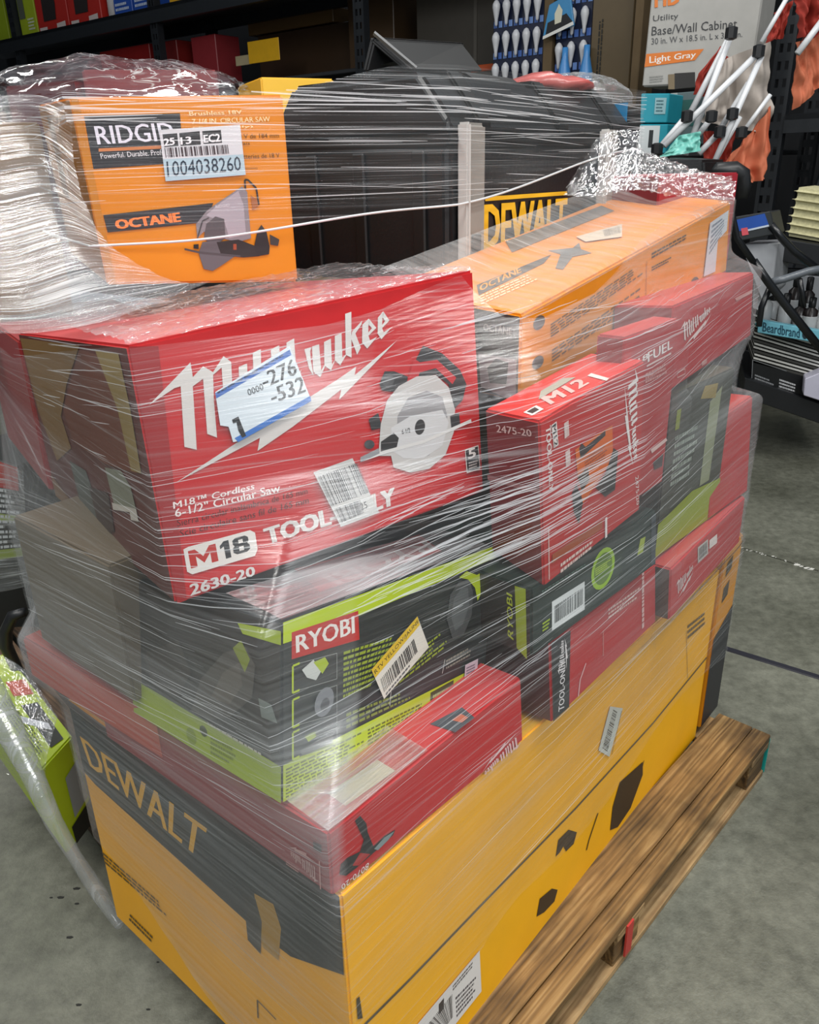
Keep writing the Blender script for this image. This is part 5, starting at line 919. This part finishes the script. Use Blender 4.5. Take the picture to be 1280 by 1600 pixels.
art(o, 'bag_print', [rk(-1.66, .058, 2.38), rk(-1.43, .058, 2.42), rk(-1.47, .058, 2.61), rk(-1.62, .058, 2.56)], [('p', '#111318', [(.1, .0), (1, .1), (.8, .45), (.1, .4)]), ('p', '#cfcdb8', [(.38, .25), (.6, .25), (.66, .6), (.5, .85), (.34, .6)]), ('l', '#d8d8d4', [(.02, -.05), (1, .08)], .02)], .001)
for k, u in enumerate((-1.56, -1.40)):
    m = MB(); m.lathe(rk(u + .07, .07, 2.02), [(.02, 0), (.05, .03), (.045, .12), (.022, .22), (.02, .28)], seg=10); tag(m.obj('blue_bottle', mat('sky_blue2', '#3f86c6', .3), None, True), ['pale blue bottle hanging before the second bulb card, left one', 'pale blue bottle beside the brown carton with sideways print'][k], 'bottle', 'pale blue bottles')
pack('brown_carton', -1.33, -1.04, .98, '#5b4d36', 'brown cardboard carton with dark sideways print right of the bulb cards', n=.12, z=1.9, pic=[('s', '#1c1a14', [(.30, .18), (.30, .62), (.17, .62), (.17, .18)], 2), ('s', '#1c1a14', [(.12, .82), (.3, .82), (.3, .95), (.12, .95)], 2)])
o = rbox('brown_divider', -.985, -.93, 1.9, 2.9, .0, .25, mbr); tag(o, 'brown cardboard edge standing left of the white cabinet carton', 'cardboard')
# cabinet carton
cab = [Vector(q) for q in [(1.325,4.9,1.949),(1.913,4.9,1.96),(1.926,4.9,2.426),(1.338,4.9,2.439)]]
m = MB(); m.hexa([cab[0], cab[1], cab[0] + RN * .25, cab[1] + RN * .25, cab[3], cab[2], cab[3] + RN * .25, cab[2] + RN * .25]); o = m.bev('cabinet_carton', mat('white_carton', '#a9a7a2', .6, bump=.1), None, .008, 1); tag(o, 'white cabinet carton with orange colour band leaning in the rack', 'box')
art(o, 'carton_print', [cab[0], cab[1], cab[2], cab[3]], [
 ('t', '#2f3032', 'Utility', [(0.038,0.608),(0.267,0.634),(0.259,0.701),(0.037,0.68)], .01), ('t', '#2f3032', 'Base/Wall Cabinet', [(0.038,0.493),(0.808,0.549),(0.797,0.637),(0.036,0.578)], .01), ('t', '#4a4b4d', '30 in. W x 18.5 in. L x 35.6 in.', [(0.047,0.408),(0.866,0.459),(0.859,0.516),(0.041,0.469)], .0),
 ('p', '#d8741c', [(0.004,0.193),(0.462,0.242),(0.531,0.351),(0.009,0.319)]), ('t', '#e8e6e0', 'Light Gray', [(0.05,0.209),(0.461,0.255),(0.464,0.328),(0.041,0.294)], .02), ('t', '#d8741c', 'HD', [(0.047,0.758),(0.261,0.786),(0.245,0.939),(0.031,0.916)], .04),
 ('s', '#8d8c88', [(0.068,0.033),(0.214,0.044),(0.207,0.112),(0.06,0.106)], 3), ('p', '#23211f', [(0.3,-0.039),(0.494,-0.024),(0.476,0.124),(0.288,0.12)]), ('p', '#7a6a50', [(0.247,-0.036),(0.306,-0.039),(0.289,0.114),(0.23,0.111)])], .003)
def slab(name, P, dep, m, label, cat, group=None, pic=None, w=.004):
    """a box whose front is the quad P (bl br tr tl), depth vector dep"""
    P = [Vector(p) for p in P]; dep = Vector(dep); mb = MB()
    mb.hexa([P[0], P[1], P[0] + dep, P[1] + dep, P[3], P[2], P[3] + dep, P[2] + dep]); o = mb.bev(name, m, None, w, 1); tag(o, label, cat, group)
    if pic: art(o, 'front_print', P, pic, .003)
    return o
mcy = mat('cyan_card', '#1f93a6', .45); mwht = mat('white_card', '#b4b8bb', .5)
slab('cyan_carton', [(1.249,4.6,1.759),(1.389,4.6,1.756),(1.391,4.6,1.892),(1.243,4.6,1.895)], RN * .2, mcy, 'cyan carton directly under the white cabinet carton', 'box', 'cyan cartons', [('p', '#8fb6bd', [(.5, .3), (.9, .3), (.9, .85), (.5, .85)]), ('s', '#24545e', [(.55, .35), (.85, .35), (.85, .8), (.55, .8)], 4)])
slab('cyan_carton', [(1.248,4.6,1.614),(1.397,4.6,1.61),(1.396,4.6,1.75),(1.249,4.6,1.753)], RN * .2, mcy, 'lower cyan carton with a white panel, next to the chest end', 'box', 'cyan cartons', [('p', '#c9d0d2', [(.0, .0), (.72, .0), (.72, .95), (.0, .95)]), ('p', '#23282b', [(.35, .2), (.5, .2), (.5, .8), (.35, .8)])])
slab('grey_carton', [(1.474,4.8,1.66),(1.614,4.8,1.657),(1.598,4.8,1.915),(1.455,4.8,1.907)], RN * .2, mat('slate_card', '#56686b', .5), 'grey-green carton standing right of the cyan cartons', 'box', None, [('p', '#1d5550', [(.3, .35), (.9, .35), (.9, .85), (.3, .85)]), ('p', '#a3aaa8', [(0, 0), (.25, 0), (.25, 1), (0, 1)])])

# folded canopy chairs: white tubes and cloth
def cloth(name, rows, m, label, cat, group=None, fold=9, amp=.03, dirv=(0, -1, 0)):
    R_ = [[Vector(c) for c in r] for r in rows]; nu, nv = 40, 16; V = []; F = []
    def at(l, t):
        k = len(l) - 1; x = min(t * k, k - 1e-6); i = int(x); f_ = x - i; return l[i] * (1 - f_) + l[i + 1] * f_
    for j in range(nv + 1):
        for i in range(nu + 1):
            u, v = i / nu, j / nv; p = at([at(r, u) for r in R_], v); q = math.sin(u * fold * 2 + 2 * noise.noise(Vector((u * 3, v * 2, fold)))) * amp * (.4 + .6 * v) + noise.noise(Vector((u * 7, v * 5, fold))) * amp
            V.append(p + Vector(dirv) * q)
    W = nu + 1
    for s in (0, 1):
        if s: V += [p + Vector((0, .006, 0)) for p in V[:W * (nv + 1)]]
        b = s * W * (nv + 1)
        for j in range(nv):
            for i in range(nu): F.append([b + j * W + i, b + j * W + i + 1, b + (j + 1) * W + i + 1, b + (j + 1) * W + i])
    o = obj(name, (V, F), m, None, True); tag(o, label, cat, group); return o
mcr = mat('cream_cloth', '#a39a92', .8, var=.12); mrd = mat('rust_cloth', '#8e2415', .75, var=.2); msa = mat('salmon_cloth', '#c06a4a', .75, var=.15)
chair = empty('folding_canopy_chair', [(1.46,4.0,1.515)][0]); tag(chair, 'folded canopy chair with white tubes and rust and cream cloth leaning on the rack', 'folding chair')
def ck_(o): return kid(o, chair)
def cl2(name, rows, m, fold, amp):
    o = cloth(name, rows, m, None, None, None, fold, amp); return ck_(o)
cl2('seat_cloth', [[(1.451,4.15,1.973),(1.54,4.15,2.01),(1.695,4.15,2.059)], [(1.426,4.15,1.791),(1.566,4.15,1.814),(1.725,4.15,1.863)], [(1.421,4.15,1.732),(1.581,4.15,1.706),(1.75,4.15,1.664)]], mcr, 5, .05)
cl2('canopy_cloth', [[(1.548,4.1,1.582),(1.651,4.1,1.702),(1.714,4.1,1.794)], [(1.496,4.1,1.514),(1.627,4.1,1.553),(1.737,4.1,1.605)], [(1.593,4.1,1.47),(1.67,4.1,1.468),(1.738,4.1,1.481)]], msa, 9, .03)
cl2('side_cloth', [[(1.483,4.2,2.05),(1.509,4.2,2.029),(1.538,4.2,1.987)], [(1.396,4.2,1.941),(1.421,4.2,1.927),(1.484,4.2,1.899)], [(1.382,4.2,1.854),(1.407,4.2,1.848),(1.461,4.2,1.847)]], mrd, 3, .03)
cl2('side_cloth', [[(1.751,4.3,2.191),(1.783,4.3,2.216),(1.832,4.3,2.24)], [(1.729,4.3,2.063),(1.767,4.3,2.088),(1.812,4.3,2.087)]], mrd, 3, .03)
cl2('lower_cloth', [[(1.443,4.2,1.698),(1.51,4.2,1.697),(1.602,4.2,1.694)], [(1.464,4.2,1.572),(1.543,4.2,1.556),(1.584,4.2,1.597)], [(1.477,4.2,1.515),(1.519,4.2,1.5),(1.56,4.2,1.499)]], mrd, 4, .03)
mpo = mat('white_tube_metal', '#d5d7da', .25, var=.05); mjt = mat('black_joint', '#1a1b1d', .4)
for k, (a, b) in enumerate(([(1.416,3.9,2.052),(1.274,3.9,1.593)], [(1.429,3.95,2.053),(1.287,3.95,1.75)], [(1.281,3.95,1.755),(1.168,3.95,1.623)], [(1.525,3.85,1.981),(1.16,3.85,1.631)], [(1.517,3.9,1.871),(1.413,3.9,1.686)], [(1.538,3.85,1.967),(1.376,3.85,1.523)], [(1.417,3.9,1.683),(1.333,3.9,1.597)], [(1.496,3.9,1.742),(1.388,3.9,1.522)], [(1.408,4.0,1.745),(1.358,4.0,1.678)], [(1.684,4.0,2.216),(1.59,4.0,2.037)], [(1.681,4.05,1.835),(1.575,4.05,1.681)])):
    m = MB(); m.tube([a, b], .0135 if k not in (9, 10) else .010, 8); ck_(m.obj('tube', mpo, None, True))
for q in [(1.395,3.84,2.053),(1.52,3.84,1.985),(1.245,3.84,1.745),(1.395,3.84,1.681),(1.351,3.84,1.742),(1.441,3.84,1.75),(1.127,3.84,1.619),(1.49,3.84,1.676)]:
    m = MB(); m.lathe(Vector(q) - V3(0, 0, .025), [(.012, 0), (.026, .006), (.026, .044), (.012, .05)], seg=8); ck_(m.obj('joint', mjt))
cloth('teal_bag', [[(1.153,3.8,1.605),(1.202,3.8,1.669),(1.297,3.8,1.684)], [(1.113,3.75,1.584),(1.221,3.75,1.597),(1.292,3.75,1.605)]], mat('mint_plastic', '#6fb5aa', .3), 'mint green plastic bag at the foot of the white tubes', 'bag', None, 3, .03)
m = MB(); q = [Vector(c) for c in [(1.094,3.6,1.582),(1.255,3.6,1.569),(1.272,3.6,1.47),(1.105,3.6,1.475)]]; m.hexa([q[3], q[2], q[3] + RN * .3, q[2] + RN * .3, q[0], q[1], q[0] + RN * .3, q[1] + RN * .3]); o = m.bev('black_bin', mblk, None, .01, 2); tag(o, 'black bin holding the feet of the folded chair tubes', 'bin')
cloth('hanging_cloth', [[(1.895,4.4,2.282),(1.961,4.4,2.28),(2.039,4.4,2.284)], [(1.919,4.4,2.098),(1.978,4.4,2.091),(2.064,4.4,2.148)]], mrd, 'dark rust cloth hanging above the salmon cloth at the right edge', 'cloth', 'rust and salmon cloths right of the rack post', 6, .05)
cloth('hanging_cloth', [[(1.959,4.5,2.094),(2.014,4.5,2.104),(2.108,4.5,2.178)], [(1.989,4.5,1.795),(2.066,4.5,1.856),(2.155,4.5,1.917)]], msa, 'salmon cloth spread right of the perforated rack post', 'cloth', 'rust and salmon cloths right of the rack post', 3, .04)
m = MB(); m.tube([(2.015,4.35,2.178),(1.908,4.35,2.028)], .016, 8); o = m.obj('white_pole', mpo, None, True); tag(o, 'short white pole crossing the salmon cloth at the right edge', 'pole')
m = MB(); m.tube([(1.257,3.5,1.52),(1.276,3.5,1.529),(1.349,3.5,1.527),(1.383,3.5,1.508),(1.396,3.5,1.464),(1.395,3.5,1.42)], [.01, .03, .035, .035, .03, .02], 8); o = m.obj('black_hose', mjt, None, True); tag(o, 'thick black foam hose curving over the end of the load', 'hose')

# ------------------------------------------------------------------ right side: trolley with a laptop case, trays and magazines
def dq(y, *px): return px
# cream ribbed blanket
bl = empty('folded_blanket', [(1.863,3.9,1.218)][0]); tag(bl, 'cream ribbed folded blanket on a black ledge at the right edge', 'blanket')
mbl = mat('cream_wool', '#b9b48e', .9, var=.35, scale=60, bump=.8, bscale=90)
e0 = [Vector(q) for q in [(1.767,3.9,1.24),(2.001,3.9,1.195),(1.977,3.9,1.422),(1.78,3.9,1.449)]]
for k in range(6):
    a, b = k / 6, (k + 1) / 6; m = MB(); L0, R0_, L1, R1_ = e0[0].lerp(e0[3], a), e0[1].lerp(e0[2], a), e0[0].lerp(e0[3], b), e0[1].lerp(e0[2], b)
    m.hexa([L0, R0_, L0 + RN * .35, R0_ + RN * .35, L1, R1_, L1 + RN * .35, R1_ + RN * .35]); kid(m.bev('fold_layer', mbl, None, .02, 3), bl)
slab('black_ledge', [(1.744,3.85,1.131),(1.997,3.85,1.079),(1.977,3.85,1.188),(1.723,3.85,1.233)], RN * .6, mblk, 'black ledge carrying the cream blanket', 'ledge')
cs = slab('instrument_case', [(1.465,3.7,1.234),(1.642,3.7,1.262),(1.605,3.7,1.358),(1.435,3.7,1.336)], RN * .16, mat('charcoal_case', '#2a2d2f', .4), 'dark case with blue label behind the right end of the load', 'case', None, [('p', '#1c4a9c', [(.15, .40), (.88, .45), (.84, .95), (.13, .88)]), ('p', '#c9505a', [(.20, .2), (.36, .2), (.36, .5), (.20, .5)]), ('l', '#b9c3d0', [(.36, .38), (.88, .42)], .008)])
slab('clear_tray', [(1.644,3.75,0.969),(1.685,3.75,1.011),(1.681,3.75,1.22),(1.515,3.75,1.218)], RN * .25, mat('silvery_plastic', '#9c9ea2', .25, var=.25), 'silvery plastic tray standing under the blue-labelled case', 'tray')
trl = empty('hand_trolley', [(1.752,3.6,0.614)][0] and [(2.291,4.592,0.0)][0]); tag(trl, 'black folding hand trolley leaning beside the far end of the load', 'trolley')
mtu = mat('black_tube', '#15171a', .3); mgt = mat('grey_tube', '#5b6066', .3)
for pts, r_, mm, nm in (([(1.52,3.6,1.161),(1.594,3.6,1.074),(1.703,3.6,0.955),(1.887,3.6,0.763)], .018, mtu, 'tube'), ([(1.616,3.7,1.3),(1.672,3.7,1.245),(1.732,3.7,1.19),(1.894,3.7,1.082)], .017, mtu, 'tube'), ([(1.625,3.62,1.07),(1.672,3.62,1.08),(1.771,3.62,1.11),(1.861,3.62,1.124)], .017, mgt, 'cross_tube'), ([(1.742,3.62,1.078),(1.765,3.62,1.012),(1.78,3.62,0.956)], .012, mtu, 'strut'), ([(1.626,3.64,1.049),(1.6,3.64,0.958),(1.601,3.64,0.873)], .014, mtu, 'strut'), ([(1.381,3.58,1.456),(1.388,3.58,1.368),(1.426,3.58,1.26),(1.512,3.58,1.158)], .014, mtu, 'tube')):
    m = MB(); m.tube(pts, r_, 8); kid(m.obj(nm, mm, None, True), trl)
YM = 4.15
base = slab('magazine_stand', [(1.791,4.15,0.407),(2.34,4.15,0.207),(2.318,4.15,0.322),(1.79,4.15,0.511)], (.25, .75, 0), mblk, 'black display base on the floor under the magazines', 'stand')
slab('display_tray', [(1.852,4.2,0.456),(2.171,4.2,0.355),(2.155,4.2,0.489),(1.839,4.2,0.594)], (.15, .4, 0), mblk2, 'black tray with white small print under the magazine stack', 'tray', None, [('s', '#8a8c8e', [(.05, .15), (.4, .12), (.4, .45), (.05, .5)], 3), ('s', '#b9babc', [(.48, .1), (.82, .1), (.82, .6), (.48, .62)], 4), ('l', '#77797b', [(.0, .05), (.0, 1), (.6, .98)], .004)])
slab('white_card_stack', [(2.093,4.1,0.419),(2.251,4.1,0.366),(2.215,4.1,0.562),(2.085,4.1,0.508)], (.15, .4, 0), mat('lilac_white', '#b7b5c4', .5), 'pale card block right of the small print tray', 'card')
mgA = mat('magazine_white', '#c4c3bd', .4); mgB = mat('magazine_dark', '#3b3a36', .5)
mgz = [[(1.841,4.2,0.58),(2.285,4.2,0.451)],[(1.843,4.2,0.599),(2.282,4.2,0.469)],[(1.845,4.2,0.618),(2.279,4.2,0.487)],[(1.832,4.2,0.638),(2.275,4.2,0.506)],[(1.835,4.2,0.657),(2.272,4.2,0.524)],[(1.837,4.2,0.675),(2.269,4.2,0.542)],[(1.824,4.2,0.694),(2.266,4.2,0.56)],[(1.827,4.2,0.713),(2.262,4.2,0.577)],[(1.829,4.2,0.732),(2.259,4.2,0.595)],[(1.816,4.2,0.751),(2.256,4.2,0.613)],[(1.819,4.2,0.769),(2.253,4.2,0.631)],[(1.821,4.2,0.787),(2.249,4.2,0.648)],[(1.808,4.2,0.806),(2.246,4.2,0.666)],[(1.811,4.2,0.824),(2.243,4.2,0.684)]]
for k, (a, b) in enumerate(mgz):
    a, b = Vector(a), Vector(b); m = MB(); d_ = V3(.15, .45, .0); m.box(a, b - a, d_, (0, 0, .009)); m.box(a + V3(0, .004, .009), b - a, d_, (0, 0, .003), 1)
    o = m.obj('magazine', [mgA if k % 3 else mgB, mgB]); tag(o, ['lowest magazine of the stack, directly on the black tray', 'topmost magazine right under the pale blue sign'][k > 0] if k in (0, 13) else 'thin magazine between others in the stack under the sign', 'magazine', 'magazines in the stack')
sg = slab('shop_sign', [(1.801,4.1,0.755),(2.194,4.1,0.679),(2.182,4.1,0.745),(1.798,4.1,0.819)], (.02, .05, 0), mat('pale_blue_sign', '#6fb3c4', .4), 'pale blue sign strip with dark lettering above the magazines', 'sign', None, [('t', '#123f52', 'Beardbrand', [(.06, .18), (.56, .16), (.56, .92), (.06, .9)], .015), ('o', '#1b2b33', [(.63, .5), (.665, .5), (.63, .85)])])
tray = slab('display_shelf', [(1.8,4.12,0.777),(2.2,4.12,0.701),(2.198,4.12,0.715),(1.798,4.12,0.79)], (.2, .6, 0), mat('teal_shelf', '#4d8c92', .4), 'thin teal shelf board behind the pale blue sign', 'shelf')
mbt = mat('bottle_white', '#bcbdbd', .3); mcap = mat('bottle_black', '#141416', .35); mdkb = mat('bottle_dark', '#241c1a', .3)
bt = [(1.866,4.2,0.774),(1.926,4.25,0.761),(1.973,4.2,0.752),(2.077,4.25,0.727),(2.108,4.2,0.728),(2.189,4.25,0.707),(2.153,4.5,0.743),(2.227,4.5,0.724)]
lb = ['white bottle at the left end of the sign shelf', 'second white bottle from the left end of the sign shelf', 'white bottle with black cap behind the sign lettering', 'dark bottle with white label beside the trolley tube', 'dark bottle between two labelled bottles on the sign shelf', 'white labelled bottle at the right edge on the sign shelf', 'tall black bottle at the back of the sign shelf', 'tall dark bottle at the back right of the sign shelf']
for k, q in enumerate(bt):
    e = empty('cosmetic_bottle', q); tag(e, lb[k], 'bottle', 'bottles on the sign shelf'); hh = .16 if k < 6 else .22; dark = k in (3, 4, 6, 7)
    m = MB(); m.lathe((0, 0, 0), [(.028, 0), (.034, .006), (.034, hh * .72), (.014, hh * .82), (.014, hh * .84)], seg=12); m.obj('bottle_body', mdkb if dark else mbt, e, True)
    m = MB(); m.lathe((0, 0, hh * .82), [(.017, 0), (.018, .004), (.018, hh * .3), (.010, hh * .32)], seg=10); m.obj('cap', mcap, e, True)
    if dark: m = MB(); m.lathe((0, 0, .02), [(.0345, 0), (.0348, .001), (.0348, hh * .4), (.0345, hh * .42)], seg=12); m.obj('paper_label', mbt, e, True)
slab('grey_board', [(2.178,4.8,0.693),(2.548,4.8,0.645),(2.497,4.8,0.927),(2.179,4.8,0.957)], RN * .03, mat('grey_panel', '#8a8c90', .5), 'pale grey panel standing behind the bottles', 'panel')
slab('teal_card', [(1.915,4.4,0.868),(2.02,4.4,0.839),(1.972,4.4,0.947),(1.937,4.4,0.948)], RN * .03, mat('teal_panel', '#3c7f7d', .5), 'small teal panel behind the first bottles', 'panel')
slab('white_bracket', [(1.629,3.8,0.927),(1.661,3.8,0.914),(1.68,3.8,0.984),(1.617,3.8,1.049)], RN * .03, mat('white_bracket', '#c3c5c8', .4), 'white curved bracket behind the red end carton', 'bracket')

# ------------------------------------------------------------------ left side: the neighbouring pallet
lp = empty('wooden_pallet', [(-1.385,1.996,0.0)][0]); tag(lp, 'second pallet with dark wood at the left edge of the aisle', 'pallet', 'pallets')
q0 = Vector((-0.82,1.527,0.14)); ld = V3(-.66, .75, 0).normalized(); ln_ = V3(.75, .66, 0)
def lpp(a, b, z): return q0 + ld * a + ln_ * b + V3(0, 0, z - .14) - lp.location
mw3 = wood('pallet_wood_dark', ('#2c2118', '#5a4634', '#77604a'), PANG + math.pi / 2)
for k in range(4):
    m = MB(); m.box(lpp(-.05, .02 + k * .13, .12), ld * 1.2, ln_ * .11, (0, 0, .02)); m.bev('deck_board', mw3, lp, .002, 1)
for a in (.0, .5, 1.0):
    m = MB(); m.box(lpp(a, .03, .02), ld * .10, ln_ * .10, (0, 0, .10)); m.bev('pallet_block', mw3, lp, .002, 1)
m = MB(); m.box(lpp(-.05, .02, 0), ld * 1.2, ln_ * .10, (0, 0, .02)); m.bev('bottom_board', mw3, lp, .002, 1)
mgr = mat('lime_card', '#a9c01c', .4, var=.1, bump=.1)
gb = [Vector(c) for c in [(-1.173,1.769,0.4),(-0.798,1.36,0.4),(-0.774,1.471,0.4),(-1.082,1.825,0.4)]]
m = MB(); dn = V3(.01, .0, -.24); m.hexa([gb[1] + dn, gb[2] + dn, gb[0] + dn, gb[3] + dn, gb[1], gb[2], gb[0], gb[3]]); o = m.bev('garden_tool_carton', mgr, None, .004, 2); tag(o, 'lime green carton under film on the neighbouring pallet', 'box')
art(o, 'print_on_top', [gb[0], gb[1], gb[2], gb[3]], [('s', '#55631a', [(.45, .08), (.93, .08), (.93, .4), (.45, .4)], 5), ('p', '#23261c', [(.55, .5), (.95, .45), (.97, .8), (.6, .85)]), ('p', '#c4c9cd', [(.62, .35), (.80, .75), (.86, .72), (.68, .30)]), ('p', '#c4502c', [(.30, .55), (.45, .5), (.52, .9), (.35, .95)])], .002)
art(o, 'print_on_end', [gb[1] + dn, gb[2] + dn, gb[2], gb[1]], [('p', '#8d9498', [(.45, .25), (.95, .3), (.95, .75), (.5, .7)]), ('p', '#1e1f1c', [(.3, .0), (1, .0), (1, .25), (.3, .2)])], .002)
m = MB(); m.tube([(-0.964,1.75,0.565),(-0.998,1.75,0.555),(-1.024,1.75,0.513),(-1.034,1.75,0.466),(-1.025,1.75,0.416),(-1.016,1.75,0.369)], [.012, .015, .016, .016, .015, .013], 8); o = m.obj('curved_grip', mjt, None, True); tag(o, 'curved black handle sticking out at the left of the load', 'handle')
b2 = [Vector(c) for c in [(-1.524,2.4,0.27),(-1.296,2.4,0.324),(-1.236,2.4,0.722),(-1.398,2.4,0.79)]]
m = MB(); m.hexa([b2[0] - V3(0, 0, .6), b2[1] - V3(0, 0, .6), b2[0] + V3(.2, .5, -.6), b2[1] + V3(.2, .5, -.6), b2[3], b2[2], b2[3] + V3(.2, .5, 0), b2[2] + V3(.2, .5, 0)]); o = m.bev('wrapped_stack_carton', mat('black_card', '#1a1c1a', .5), None, .006, 1); tag(o, 'black carton of the next load behind streaky film at the left edge', 'box')
art(o, 'front_print', [b2[0], b2[1], b2[2], b2[3]], [('p', '#7d8f1c', [(0, .22), (1, .22), (1, .30), (0, .30)]), ('p', '#7d8f1c', [(0, .55), (1, .52), (1, .58), (0, .62)]), ('p', '#a3271c', [(.2, .8), (1, .8), (1, 1), (.2, 1)]), ('s', '#b9bec0', [(0, .3), (1, .3), (1, .8), (0, .8)], 12)], .004)
w2 = empty('stretch_wrap', b2[0]); tag(w2, 'clear film over the neighbouring load with a twisted tail trailing to the floor', 'plastic wrap')
_w = wrap; wrap = w2
sheet('film_layer', [[(-1.461,2.3,0.323),(-1.334,2.3,0.331),(-1.234,2.3,0.351)], [(-1.349,2.3,0.781),(-1.235,2.3,0.774),(-1.171,2.3,0.745)]], fC, 40, 30, hz=.25, us=.6, vs=.9, wr=.004)
sheet('film_layer', [[(-1.108,1.698,0.52),(-0.932,1.609,0.5),(-0.791,1.462,0.46)], [(-1.096,1.626,0.42),(-0.884,1.428,0.42),(-0.77,1.323,0.42)], [(-1.14,1.636,0.26),(-0.922,1.469,0.26),(-0.821,1.408,0.2)]], fK, 50, 40, hz=.18, us=2, vs=2, wr=.008)
tl_ = [Vector(c) for c in [(-0.921,1.429,0.62),(-0.83,1.338,0.54),(-0.769,1.277,0.46),(-0.733,1.25,0.36),(-0.711,1.254,0.26),(-0.678,1.249,0.16),(-0.655,1.258,0.06)]]
m = MB(); m.tube(tl_, [.034, .028, .022, .018, .012, .016, .010], 12)
V = [tuple(Vector(v) + Vector((.3, .5, .8)) * .006 * noise.noise(Vector(v) * 60)) for v in m.v]
UV = [(v[0] * .6 + v[1] * .6, v[0] * 1.0 - v[1] * 1.1) for v in m.v]
rebase(uvmesh('twisted_tail', V, m.f, UV, [.55] * len(V), fC, None), w2)
wrap = _w
